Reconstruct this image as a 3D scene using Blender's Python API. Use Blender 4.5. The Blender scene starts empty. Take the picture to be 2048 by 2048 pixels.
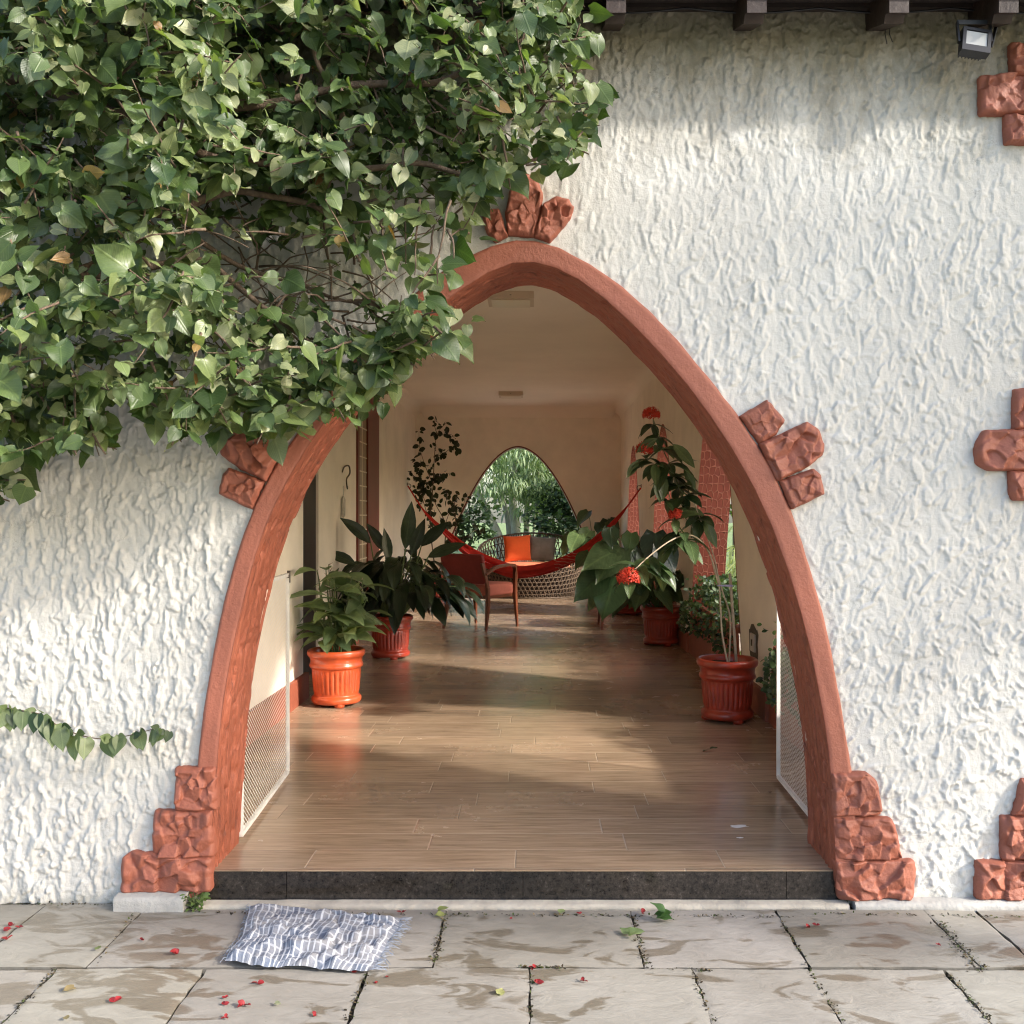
import bpy, math, random
import numpy as np
from mathutils import Vector, Matrix
random.seed(7); RNG = np.random.default_rng(11)
S = bpy.context.scene
COL = S.collection
PI = math.pi
# ------------------------------------------------------------------ measures
FPX, VX, VY, CZ = 2000.0, 1070.0, 1035.0, 1.2      # focal length, vanishing point (2048 px survey of the facade), eye height
YW, YI = 3.404, 3.67                               # outer and inner face of the front wall
GZ = -0.11                                         # level of the stone paving, veranda floor is 0
XR, XRO = 1.38, 1.65                               # right wall, inner and outer face
YB = 16.1                                          # back wall
ZC = 2.97                                          # ceiling
def W(px, py, Y):
    return Vector(((px-VX)*Y/FPX, Y, CZ-(py-VY)*Y/FPX))
def G(px, py, z=GZ):                               # survey point lying on the level z
    Y = FPX*(CZ-z)/(py-VY)
    return Vector(((px-VX)*Y/FPX, Y, z))
# ------------------------------------------------------------------ object helpers
def tag(o, label=None, cat=None, group=None, kind=None):
    if label: o['label'] = label
    if cat: o['category'] = cat
    if group: o['group'] = group
    if kind: o['kind'] = kind
    return o
def empty(name, loc=(0,0,0), rz=0.0, label=None, cat=None, group=None):
    o = bpy.data.objects.new(name, None); COL.objects.link(o)
    o.location = loc; o.rotation_euler = (0,0,rz); o.empty_display_size = .1
    return tag(o, label, cat, group)
def copy_tree(o, parent=None):
    c = o.copy(); COL.objects.link(c); c.parent = parent
    for ch in list(o.children): copy_tree(ch, c)
    return c
class MB:
    """mesh collector"""
    def __init__(s): s.v=[]; s.f=[]; s.m=[]; s.c=[]; s.uv=[]; s.sm=[]
    def add(s, verts, faces, mat=0, col=(1,1,1), uvs=None, smooth=True):
        b=len(s.v)
        s.v.extend([tuple(p) for p in verts])
        s.uv.extend(uvs if uvs is not None else [(0.5,0.5)]*len(verts))
        for f in faces:
            s.f.append(tuple(b+i for i in f)); s.m.append(mat); s.c.append(col); s.sm.append(smooth)
    def box(s, x0,x1,y0,y1,z0,z1, mat=0, col=(1,1,1)):
        v=[(x,y,z) for z in (z0,z1) for y in (y0,y1) for x in (x0,x1)]
        s.add(v,[(0,2,3,1),(4,5,7,6),(0,1,5,4),(2,6,7,3),(0,4,6,2),(1,3,7,5)],mat,col,smooth=False)
    def bar(s, a, b, w, h=None, mat=0, col=(1,1,1), up=(0,0,1)):
        a=Vector(a); b=Vector(b); h=h or w; d=(b-a).normalized()
        u=Vector(up)
        if abs(d.dot(u))>.98: u=Vector((0,1,0))
        r=d.cross(u).normalized(); u=r.cross(d)
        v=[]
        for p in (a,b):
            for (i,j) in ((-1,-1),(1,-1),(1,1),(-1,1)): v.append(p+r*(i*w/2)+u*(j*h/2))
        s.add(v,[(3,2,1,0),(4,5,6,7),(0,1,5,4),(1,2,6,5),(2,3,7,6),(3,0,4,7)],mat,col,smooth=False)
    def tube(s, pts, rad, n=6, mat=0, col=(1,1,1), cap=True):
        pts=[Vector(p) for p in pts]
        if not hasattr(rad,'__len__'): rad=[rad]*len(pts)
        v=[]; f=[]; prev=None
        for i,p in enumerate(pts):
            d=(pts[min(i+1,len(pts)-1)]-pts[max(i-1,0)])
            if d.length<1e-9: d=Vector((0,0,1))
            d.normalize()
            if prev is None:
                u=Vector((0,0,1)) if abs(d.z)<.9 else Vector((1,0,0)); r=d.cross(u).normalized()
            else:
                r=prev-d*prev.dot(d)
                r=r.normalized() if r.length>1e-6 else d.orthogonal().normalized()
            prev=r; u=d.cross(r)
            for k in range(n):
                a=2*PI*k/n; v.append(p+(r*math.cos(a)+u*math.sin(a))*rad[i])
        for i in range(len(pts)-1):
            for k in range(n):
                k2=(k+1)%n; f.append((i*n+k,i*n+k2,(i+1)*n+k2,(i+1)*n+k))
        if cap:
            f.append(tuple(range(n-1,-1,-1))); f.append(tuple((len(pts)-1)*n+k for k in range(n)))
        s.add(v,f,mat,col)
    def lathe(s, prof, c=(0,0,0), n=48, mat=0, col=(1,1,1), mod=None):
        v=[];f=[]
        for j,(r,z) in enumerate(prof):
            for k in range(n):
                a=2*PI*k/n; rr=r if mod is None else mod(r,z,a,j)
                v.append((c[0]+rr*math.cos(a),c[1]+rr*math.sin(a),c[2]+z))
        for j in range(len(prof)-1):
            for k in range(n):
                k2=(k+1)%n; f.append((j*n+k,j*n+k2,(j+1)*n+k2,(j+1)*n+k))
        s.add(v,f,mat,col)
    def grid(s, P, nu, nv, mat=0, col=(1,1,1), uvs=None, smooth=True, flip=False):
        f=[]
        for i in range(nu-1):
            for j in range(nv-1):
                a=i*nv+j; q=(a,a+nv,a+nv+1,a+1)
                f.append(q[::-1] if flip else q)
        if uvs is None: uvs=[(i/(nu-1),j/(nv-1)) for i in range(nu) for j in range(nv)]
        s.add(P,f,mat,col,uvs,smooth)
    def build(s, name, mats, parent=None, loc=None):
        me=bpy.data.meshes.new(name)
        me.from_pydata(s.v,[],s.f)
        if not isinstance(mats,(list,tuple)): mats=[mats]
        for m in mats: me.materials.append(m)
        nf=len(s.f)
        me.polygons.foreach_set('material_index', s.m)
        me.polygons.foreach_set('use_smooth', s.sm)
        tot=np.array([len(f) for f in s.f])
        ca=me.color_attributes.new('Col','FLOAT_COLOR','CORNER')
        cc=np.ones((nf,4),dtype=np.float32); cc[:,:3]=np.array(s.c,dtype=np.float32)
        ca.data.foreach_set('color', np.repeat(cc,tot,axis=0).ravel())
        uvl=me.uv_layers.new(name='UVMap')
        idx=np.concatenate([np.array(f) for f in s.f])
        uvl.data.foreach_set('uv', np.array(s.uv,dtype=np.float32)[idx].ravel())
        me.update()
        o=bpy.data.objects.new(name,me); COL.objects.link(o)
        if parent is not None: o.parent=parent
        if loc is not None: o.location=loc
        return o
# ------------------------------------------------------------------ noise in numpy
_LAT=RNG.random((256,256)).astype(np.float64)
def vnoise(x,y,seed=0):
    x=np.asarray(x,float)+seed*17.31; y=np.asarray(y,float)+seed*9.17
    xi=np.floor(x).astype(int); yi=np.floor(y).astype(int); fx=x-xi; fy=y-yi
    fx=fx*fx*(3-2*fx); fy=fy*fy*(3-2*fy)
    a=_LAT[xi%256,yi%256]; b=_LAT[(xi+1)%256,yi%256]; c=_LAT[xi%256,(yi+1)%256]; d=_LAT[(xi+1)%256,(yi+1)%256]
    return (a*(1-fx)+b*fx)*(1-fy)+(c*(1-fx)+d*fx)*fy
def fbm(x,y,seed=0,o=4):
    t=0;a=.5
    for i in range(o): t=t+a*vnoise(x*2**i,y*2**i,seed+i*3); a*=.5
    return t/(1-.5**o)
# ------------------------------------------------------------------ materials
class N:
    def __init__(s,name):
        s.m=bpy.data.materials.new(name); s.m.use_nodes=True; s.t=s.m.node_tree; s.t.nodes.clear()
        s.out=s.n('ShaderNodeOutputMaterial'); s.b=s.n('ShaderNodeBsdfPrincipled'); s.l(s.b,0,s.out,0)
    def n(s,ty,**k):
        x=s.t.nodes.new(ty)
        for a,b in k.items():
            if a=='i':
                for q,w in b.items(): x.inputs[q].default_value=w
            else: setattr(x,a,b)
        return x
    def l(s,a,ao,b,bi): s.t.links.new(a.outputs[ao],b.inputs[bi])
    def coord(s,kind='Object',scale=(1,1,1),rot=(0,0,0)):
        tc=s.n('ShaderNodeTexCoord'); mp=s.n('ShaderNodeMapping'); mp.inputs['Scale'].default_value=scale; mp.inputs['Rotation'].default_value=rot
        s.l(tc,kind,mp,'Vector'); return mp
    def noise(s,scale,detail=4,rough=.55,src=None,dist=0):
        x=s.n('ShaderNodeTexNoise',i={'Scale':scale,'Detail':detail,'Roughness':rough,'Distortion':dist})
        if src: s.l(src,0,x,'Vector')
        return x
    def ramp(s,src,so,stops):
        r=s.n('ShaderNodeValToRGB'); e=r.color_ramp.elements
        while len(e)<len(stops): e.new(.5)
        for k,(p,c) in enumerate(stops):
            e[k].position=p; e[k].color=(c if len(c)==4 else tuple(c)+(1,)) if hasattr(c,'__len__') else (c,c,c,1)
        s.l(src,so,r,0); return r
    def mix(s,fac,a,b,mode='MIX'):
        x=s.n('ShaderNodeMix'); x.data_type='RGBA'; x.blend_type=mode
        for v,i in ((fac,0),(a,6),(b,7)):
            if isinstance(v,tuple) and hasattr(v[0],'outputs'): s.l(v[0],v[1],x,i)
            elif i==0: x.inputs[0].default_value=v
            else: x.inputs[i].default_value=tuple(v)+(1,) if len(v)==3 else v
        return (x,2)
    def math(s,op,a,b=0.0,c=None):
        x=s.n('ShaderNodeMath',operation=op)
        for k,v in enumerate((a,b,c)):
            if v is None: continue
            if isinstance(v,tuple): s.l(v[0],v[1],x,k)
            else: x.inputs[k].default_value=v
        return (x,0)
    def setc(s,v):
        if isinstance(v,tuple) and hasattr(v[0],'outputs'): s.l(v[0],v[1],s.b,'Base Color')
        else: s.b.inputs['Base Color'].default_value=tuple(v)+(1,)
    def bump(s,src,dist=.01,st=1.0,prev=None):
        x=s.n('ShaderNodeBump',i={'Strength':st,'Distance':dist}); s.l(src[0],src[1],x,'Height')
        if prev is not None: s.l(prev,0,x,'Normal')
        return x
    def P(s,**k):
        for a,b in k.items(): s.b.inputs[a.replace('_',' ')].default_value=b
        return s
def simple(name,col,rough=.6,var=.25,scale=8,bump=0,bscale=60,metal=0,spec=.5,coat=0):
    m=N(name); c=m.coord(); n1=m.noise(scale,5,.6,c)
    r=m.ramp(n1,0,[(.25,tuple(x*(1-var) for x in col)),(.75,tuple(min(1,x*(1+var*.6)) for x in col))])
    m.setc((r,0)); m.P(Roughness=rough,Metallic=metal); m.b.inputs['Specular IOR Level'].default_value=spec
    if coat: m.b.inputs['Coat Weight'].default_value=coat
    if bump:
        n2=m.noise(bscale,4,.6,c); b=m.bump((n2,0),bump); m.l(b,0,m.b,'Normal')
    return m.m
M={}
def mat_stucco():
    m=N('white_stucco_paint'); c=m.coord(); sep=m.n('ShaderNodeSeparateXYZ'); m.l(c,0,sep,0)
    base=m.noise(1.3,4,.6,c); r=m.ramp(base,0,[(.3,(.485,.47,.44)),(.7,(.545,.535,.505))])
    # mould and dust below the eaves
    g=m.math('MULTIPLY_ADD',(sep,2),2.1,-5.0)
    cs=m.coord(scale=(3,3,1.2)); n2=m.noise(2.6,6,.7,cs); n3=m.noise(14,5,.7,c)
    t=m.math('ADD',g,m.math('MULTIPLY_ADD',(n2,0),1.1,-.55)); t=m.math('ADD',t,m.math('MULTIPLY_ADD',(n3,0),.7,-.35))
    f=m.ramp(t[0],0,[(.0,0.),(.85,.9)])
    col=m.mix((f,0),(r,0),(.17,.145,.095))
    # dark mould specks
    n4=m.noise(30,6,.8,c); n5=m.noise(3.1,3,.6,c)
    sp=m.math('MULTIPLY',(n4,0),(n5,0)); sp=m.ramp(sp[0],0,[(.335,0.),(.37,.85)])
    gt=m.math('MULTIPLY',(sp,0),m.math('MULTIPLY_ADD',(f,0),.9,.1))
    col=m.mix(gt,col,(.07,.06,.045))
    # rising dirt at the foot
    gb=m.math('MULTIPLY_ADD',(sep,2),-9.0,-.55); gb=m.math('ADD',gb,m.math('MULTIPLY_ADD',(n3,0),1.6,-.8)); fb=m.ramp(gb[0],0,[(0,0.),(.6,.75)])
    col=m.mix((fb,0),col,(.30,.29,.25))
    # soft vertical runs
    cr=m.coord(scale=(9,9,.5)); n6=m.noise(1,4,.6,cr); ru=m.ramp(n6,0,[(.52,0.),(.75,.16)]); col=m.mix((ru,0),col,(.45,.42,.34))
    vo=m.n('ShaderNodeTexVoronoi',feature='DISTANCE_TO_EDGE',i={'Scale':1.7}); wv=m.n('ShaderNodeVectorMath',operation='ADD'); nw=m.noise(5,5,.7,c)
    m.l(c,0,wv,0); m.l(nw,1,wv,1); m.l(wv,0,vo,'Vector'); ln=m.ramp(vo,0,[(.0015,1.),(.005,0.)]); nm=m.noise(1.9,3,.6,c); mk=m.ramp(nm,0,[(.54,0.),(.60,.55)])
    col=m.mix(m.math('MULTIPLY',(ln,0),(mk,0)),col,(.22,.20,.16))
    m.setc(col); m.P(Roughness=.62)
    nb=m.noise(55,5,.6,c); b=m.bump((nb,0),.004,.7); nb2=m.noise(220,3,.6,c); b2=m.bump((nb2,0),.0012,.6,b); m.l(b2,0,m.b,'Normal')
    return m.m
def mat_terra(name,col=(.44,.135,.075),streak=False,rough=.6):
    m=N(name); c=m.coord(); n1=m.noise(2.5,6,.65,c); n2=m.noise(24,5,.7,c)
    r=m.ramp(n1,0,[(.25,tuple(x*.74 for x in col)),(.75,tuple(x*1.14 for x in col))])
    chip=m.ramp(n2,0,[(.73,0.),(.79,.5)]); cc=m.mix((chip,0),(r,0),(.60,.36,.27))
    d=m.noise(7,6,.75,c); dr=m.ramp(d,0,[(.58,0.),(.78,.45)]); cc=m.mix((dr,0),cc,(.17,.055,.035))
    if streak:
        uv=m.n('ShaderNodeUVMap'); mp=m.n('ShaderNodeMapping'); mp.inputs['Scale'].default_value=(52,17,1); m.l(uv,0,mp,'Vector'); ns_=m.noise(1.0,5,.65,mp,.5)
        pit=m.ramp(ns_,0,[(.30,.85),(.44,0.)]); cc=m.mix((pit,0),cc,(.085,.022,.013)); hi=m.ramp(ns_,0,[(.55,0.),(.7,.5)]); cc=m.mix((hi,0),cc,(.46,.16,.09))
    m.setc(cc); m.P(Roughness=rough)
    b=m.bump((n2,0),.005,.8)
    if streak: b=m.bump((ns_,0),.014,1.0,b)
    nn=m.noise(90,4,.6,c); b=m.bump((nn,0),.0025,.8,b); m.l(b,0,m.b,'Normal'); return m.m
def mat_floor():
    m=N('wood_look_floor_tiles'); c=m.coord()
    def brick():
        sx=m.n('ShaderNodeSeparateXYZ'); m.l(c,0,sx,0)
        v=m.math('DIVIDE',m.math('ADD',(sx,1),40.0-3.404+.187*.0),.187); row=m.math('FLOOR',v); fv=m.math('FRACT',v)
        wn=m.n('ShaderNodeTexWhiteNoise',noise_dimensions='1D'); m.l(row[0],0,wn,'W')
        u=m.math('ADD',m.math('DIVIDE',m.math('ADD',(sx,0),40.0),.72),(wn,0)); iu=m.math('FLOOR',u); fu=m.math('FRACT',u)
        w2=m.n('ShaderNodeTexWhiteNoise',noise_dimensions='1D'); k=m.math('MULTIPLY_ADD',row,13.17,m.math('MULTIPLY',iu,3.71)); m.l(k[0],0,w2,'W')
        ev=m.math('MULTIPLY',m.math('MINIMUM',fv,m.math('SUBTRACT',1.0,fv)),.187); eu=m.math('MULTIPLY',m.math('MINIMUM',fu,m.math('SUBTRACT',1.0,fu)),.72)
        e=m.math('MINIMUM',ev,eu); mo=m.ramp(e[0],0,[(.0016,.9),(.0030,0.)])
        return w2,mo
    b,mo=brick()
    g=m.coord(scale=(1.4,16,1)); addv=m.n('ShaderNodeVectorMath',operation='ADD'); m.l(g,0,addv,0)
    sc=m.n('ShaderNodeVectorMath',operation='SCALE'); sc.inputs['Scale'].default_value=7.0; m.l(b,1,sc,0); m.l(sc,0,addv,1)
    w=m.noise(3.2,8,.66,addv,.3); r=m.ramp(w,0,[(.22,(.18,.122,.078)),(.42,(.34,.245,.165)),(.58,(.43,.315,.22)),(.8,(.52,.40,.295))])
    tone=m.ramp(b,0,[(0,(.78,.77,.76)),(1,(1.12,1.1,1.06))]); cc=m.mix(1.0,(r,0),(tone,0),'MULTIPLY')
    big=m.noise(.9,4,.6,c); dr=m.ramp(big,0,[(.35,(.82,.80,.78)),(.7,(1.05,1.05,1.05))]); cc=m.mix(1.0,cc,(dr,0),'MULTIPLY')
    cc=m.mix((mo,0),cc,(.52,.42,.31)); m.setc(cc)
    rr=m.ramp(big,0,[(.3,.14),(.7,.32)]); n=m.noise(12,4,.6,c); ra=m.math('ADD',(rr,0),m.math('MULTIPLY_ADD',(n,0),.14,-.07)); m.l(ra[0],0,m.b,'Roughness')
    bb=m.bump((w,0),.0012,.5); inv=m.math('SUBTRACT',1.0,(mo,0)); b2=m.bump(inv,.002,1,bb); m.l(b2,0,m.b,'Normal'); return m.m
def mat_paving():
    m=N('grey_stone_slabs'); c=m.coord(); n1=m.noise(1.7,6,.6,c,.4)
    r=m.ramp(n1,0,[(.25,(.205,.19,.165)),(.5,(.26,.245,.218)),(.78,(.325,.308,.28))])
    att=m.n('ShaderNodeVertexColor',layer_name='Col'); cc=m.mix(1.0,(r,0),(att,0),'MULTIPLY')
    cs=m.coord(scale=(1,2.1,1)); n2=m.noise(4.4,5,.6,cs,1.0); n0=m.noise(1.3,2,.5,c)
    sm=m.math('ADD',(n2,0),m.math('MULTIPLY_ADD',(n0,0),.42,-.21)); wet=m.ramp(sm[0],0,[(.548,0.),(.60,1.)])
    wc=m.mix(1.0,cc,(.62,.575,.51),'MULTIPLY'); cc=m.mix((wet,0),cc,wc)
    n3=m.noise(60,4,.7,c); sp=m.ramp(n3,0,[(.74,0.),(.78,.6)]); cc=m.mix((sp,0),cc,(.62,.60,.55))
    n5=m.noise(38,5,.7,c); sp=m.ramp(n5,0,[(.27,.7),(.32,0.)]); cc=m.mix((sp,0),cc,(.12,.10,.075))
    n4=m.noise(11,6,.7,cs,.8); vv=m.ramp(n4,0,[(.3,(.86,.85,.83)),(.7,(1.07,1.07,1.06))]); cc=m.mix(1.0,cc,(vv,0),'MULTIPLY')
    m.setc(cc); ro=m.ramp((wet),0,[(0,.62),(1,.30)]); m.l(ro,0,m.b,'Roughness')
    b=m.bump((n4,0),.006,.6); b=m.bump((n3,0),.0015,.5,b); m.l(b,0,m.b,'Normal'); return m.m
def mat_leaf(name,tint=(1,1,1),trans=.35,rough=.42,veins=.25,spec=.5):
    m=N(name); att=m.n('ShaderNodeVertexColor',layer_name='Col'); c=m.coord(); n=m.noise(22,4,.6,c)
    v=m.ramp(n,0,[(.3,(.75*tint[0],.78*tint[1],.75*tint[2])),(.7,(1.2*tint[0],1.15*tint[1],1.15*tint[2]))]); cc=m.mix(1.0,(att,0),(v,0),'MULTIPLY')
    uv=m.n('ShaderNodeUVMap'); sx=m.n('ShaderNodeSeparateXYZ'); m.l(uv,0,sx,0)
    ax=m.math('ABSOLUTE',m.math('SUBTRACT',(sx,0),.5)); mid=m.ramp(ax[0],0,[(.012,1.),(.045,0.)])
    ph=m.math('MULTIPLY_ADD',(sx,1),9.0,m.math('MULTIPLY',ax,-7.0)); fr=m.math('ABSOLUTE',m.math('SUBTRACT',m.math('FRACT',ph),.5)); ve=m.ramp(fr[0],0,[(.02,.6),(.10,0.)])
    vm=m.math('MAXIMUM',(mid,0),(ve,0)); vm=m.math('MULTIPLY',vm,veins)
    lc=m.mix(1.0,cc,(2.1,1.9,1.7),'MULTIPLY'); cc=m.mix(vm,cc,lc)
    m.setc(cc); m.P(Roughness=rough); m.b.inputs['Specular IOR Level'].default_value=spec
    bp=m.bump(vm,.004,.6); bn=m.bump((n,0),.004,.4,bp); m.l(bn,0,m.b,'Normal')
    tr=m.n('ShaderNodeBsdfTranslucent'); tc=m.mix(1.0,cc,(1.5,1.75,.6),'MULTIPLY'); m.l(tc[0],tc[1],tr,0)
    mx=m.n('ShaderNodeMixShader'); mx.inputs[0].default_value=trans; m.l(m.b,0,mx,1); m.l(tr,0,mx,2); m.l(mx,0,m.out,0); return m.m
def mat_scales():
    m=N('terracotta_scale_relief'); tc=m.n('ShaderNodeUVMap'); mp=m.n('ShaderNodeMapping'); mp.inputs['Scale'].default_value=(23,13.5,1); m.l(tc,0,mp,'Vector')
    vo=m.n('ShaderNodeTexVoronoi',feature='DISTANCE_TO_EDGE',voronoi_dimensions='2D',i={'Scale':1.0,'Randomness':.55}); m.l(mp,0,vo,'Vector')
    f1=m.n('ShaderNodeTexVoronoi',feature='F1',voronoi_dimensions='2D',i={'Scale':1.0,'Randomness':.55}); m.l(mp,0,f1,'Vector')
    # rims thicker on the lower right of every cell, like pressed scales
    p1=m.n('ShaderNodeVectorMath',operation='SUBTRACT'); m.l(mp,0,p1,0); m.l(f1,'Position',p1,1); sx=m.n('ShaderNodeSeparateXYZ'); m.l(p1,0,sx,0)
    side=m.math('SUBTRACT',(sx,0),m.math('MULTIPLY',(sx,1),.35)); th=m.math('MULTIPLY_ADD',side,.16,.085)
    rim=m.math('DIVIDE',(vo,0),m.math('MAXIMUM',th,.015)); rr=m.ramp(rim[0],0,[(.55,1.),(1.0,0.)])
    ci=m.coord(); n1=m.noise(3,5,.6,ci); r=m.ramp(n1,0,[(.3,(.17,.034,.022)),(.7,(.26,.060,.038))])
    cc=m.mix(m.math('MULTIPLY',(rr,0),.6),(r,0),(.50,.20,.14)); m.setc(cc); m.P(Roughness=.6)  # paler rims: light caught by the scale edges, painted into the colour
    b=m.bump((rr,0),.014,1.0); m.l(b,0,m.b,'Normal'); return m.m
def mat_cloth():
    m=N('checked_blue_towel'); tc=m.n('ShaderNodeUVMap'); sx=m.n('ShaderNodeSeparateXYZ'); m.l(tc,0,sx,0)
    fu=m.math('FRACT',m.math('MULTIPLY',(sx,0),25.0)); su=m.ramp(fu[0],0,[(.0,1.),(.20,1.),(.27,0.),(.95,0.),(1,1.)])
    fv=m.math('FRACT',m.math('MULTIPLY',(sx,1),13.0)); sv=m.ramp(fv[0],0,[(0,.5),(.16,.5),(.22,0.),(1,0.)])
    s=m.math('MAXIMUM',(su,0),(sv,0)); c=m.coord(); n=m.noise(9,4,.6,c); base=m.ramp(n,0,[(.35,(.11,.135,.19)),(.65,(.22,.215,.225))])
    cc=m.mix(s,(base,0),(.42,.43,.46)); m.setc(cc); m.P(Roughness=.95)
    w=m.noise(260,2,.5,c); b=m.bump((w,0),.003,.8); m.l(b,0,m.b,'Normal'); return m.m
def mat_grass():
    m=N('grass_ground'); c=m.coord(); n=m.noise(.6,8,.7,c); r=m.ramp(n,0,[(.3,(.10,.16,.045)),(.7,(.24,.30,.11))]); m.setc((r,0)); m.P(Roughness=.9)
    n2=m.noise(25,5,.7,c); b=m.bump((n2,0),.05,.8); m.l(b,0,m.b,'Normal'); return m.m
def mat_bark(name,a,b_,sc=10):
    m=N(name); c=m.coord(scale=(1,1,.35)); n=m.noise(sc,6,.7,c); r=m.ramp(n,0,[(.3,a),(.7,b_)]); m.setc((r,0)); m.P(Roughness=.85)
    b=m.bump((n,0),.02,.8); m.l(b,0,m.b,'Normal'); return m.m
def mat_granite():
    m=N('dark_polished_granite'); c=m.coord(); n=m.noise(75,4,.8,c); r=m.ramp(n,0,[(.35,(.010,.009,.008)),(.62,(.035,.030,.026)),(.75,(.11,.10,.09))])
    n2=m.noise(2.5,4,.6,c); k=m.ramp(n2,0,[(.35,(.7,.7,.7)),(.7,(1.8,1.7,1.6))]); cc=m.mix(1.0,(r,0),(k,0),'MULTIPLY'); m.setc(cc)
    rr=m.ramp(n2,0,[(.35,.04),(.7,.16)]); m.l(rr,0,m.b,'Roughness'); return m.m
M['stucco']=mat_stucco()
M['terra']=mat_terra('terracotta_paint',(.32,.104,.063)); M['terra_rough']=mat_terra('terracotta_rough_render',(.30,.083,.044)); M['soffit']=mat_terra('terracotta_soffit_render',(.31,.085,.044),streak=True); M['stone']=mat_terra('terracotta_cut_stone',(.295,.092,.055))
M['floor']=mat_floor(); M['paving']=mat_paving(); M['scales']=mat_scales(); M['cloth']=mat_cloth(); M['grass']=mat_grass(); M['granite']=mat_granite()
M['joint']=simple('dark_joint_soil',(.10,.082,.058),.95,.5,30,.006,80)
M['cream']=simple('cream_interior_paint',(.86,.79,.68),.7,.13,2.2,.004,14)
M['ceil']=simple('cream_ceiling_paint',(.88,.81,.70),.75,.09,.9,.006,5)
M['concrete']=simple('grey_cement',(.36,.35,.33),.85,.25,6,.005,50)
M['kerb']=simple('worn_cement_kerb',(.42,.38,.32),.85,.3,9,.006,40)
M['darkwood']=simple('dark_stained_rafter_wood',(.030,.016,.011),.6,.35,9,.003,40)
M['roofwood']=simple('dark_roof_boards',(.028,.019,.015),.8,.35,9,.003,40)
M['blackdoor']=simple('dark_brown_door_wood',(.022,.013,.010),.5,.3,5)
M['redframe']=simple('dark_red_door_frame_paint',(.17,.028,.018),.45,.2,5)
M['block']=simple('amber_glass_block',(.30,.21,.13),.3,.3,12)
M['white_metal']=simple('white_painted_steel',(.80,.78,.73),.5,.15,12,.001,80)
M['pot_orange']=simple('glazed_orange_terracotta',(.52,.080,.022),.33,.38,9,.002,30,coat=.3)
M['pot_red']=simple('glazed_red_terracotta',(.33,.035,.016),.33,.42,9,.002,30,coat=.3)
M['soil']=simple('potting_soil',(.03,.022,.016),.95,.5,40,.01,90)
M['leaf']=mat_leaf('vine_leaf',trans=.30,rough=.40)
M['leaf_soft']=mat_leaf('canna_leaf',trans=.28,rough=.42,veins=.15)
M['leaf_gloss']=mat_leaf('glossy_dark_leaf',trans=.12,rough=.28,veins=.45)
M['leaf_small']=mat_leaf('small_leaf',trans=.3,rough=.5,veins=0)
M['bark']=mat_bark('vine_bark',(.055,.035,.022),(.16,.11,.075),30)
M['stem']=simple('green_plant_stem',(.10,.14,.045),.55,.3,20)
M['stem_pale']=simple('pale_woody_stem',(.42,.34,.25),.7,.25,25)
M['trunk_pale']=mat_bark('pale_trunk_bark',(.12,.115,.085),(.42,.41,.34),5)
M['flower']=simple('scarlet_petals',(.55,.035,.012),.6,.3,60)
M['petal']=simple('crimson_fallen_petal',(.22,.010,.012),.6,.3,60)
M['chairwood']=simple('reddish_varnished_wood',(.14,.042,.018),.35,.35,8)
M['chairfab']=simple('brick_red_upholstery',(.42,.12,.08),.85,.15,14,.002,200)
M['chairback']=simple('dark_red_upholstery',(.22,.030,.024),.8,.15,14,.002,200)
M['wicker']=simple('brown_woven_wicker',(.12,.08,.05),.6,.4,30,.002,150)
M['orange']=simple('orange_cushion_fabric',(.80,.13,.03),.9,.1,9,.002,220)
M['salmon']=simple('salmon_seat_cushion',(.72,.22,.11),.9,.1,9,.002,220)
M['grey']=simple('grey_cushion_fabric',(.22,.23,.22),.9,.3,7,.002,220)
M['darkcush']=simple('dark_maroon_cushion_fabric',(.06,.03,.03),.9,.3,7)
M['hammock']=simple('red_hammock_cotton',(.58,.030,.022),.85,.25,14,.003,160)
M['fringe']=simple('faded_pink_hammock_lace',(.62,.30,.22),.9,.2,40)
M['black']=simple('black_cast_metal',(.012,.012,.014),.4,.2,10)
M['lens']=simple('floodlight_reflector',(.40,.40,.39),.18,.1,10)
M['lampwhite']=simple('ceiling_lamp_housing',(.62,.52,.40),.5,.05,10)
M['lampglass']=simple('frosted_lamp_glass',(.70,.60,.47),.3,.05,10)
M['iron']=simple('rusty_iron_hook',(.10,.075,.055),.6,.4,50)
M['plate']=simple('worn_outlet_plate',(.50,.47,.42),.5,.2,30)
M['dampstain']=simple('peeled_dark_plaster',(.10,.085,.065),.9,.5,30)
M['dryleaf']=simple('dry_brown_leaf',(.16,.09,.045),.8,.4,40)
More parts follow.
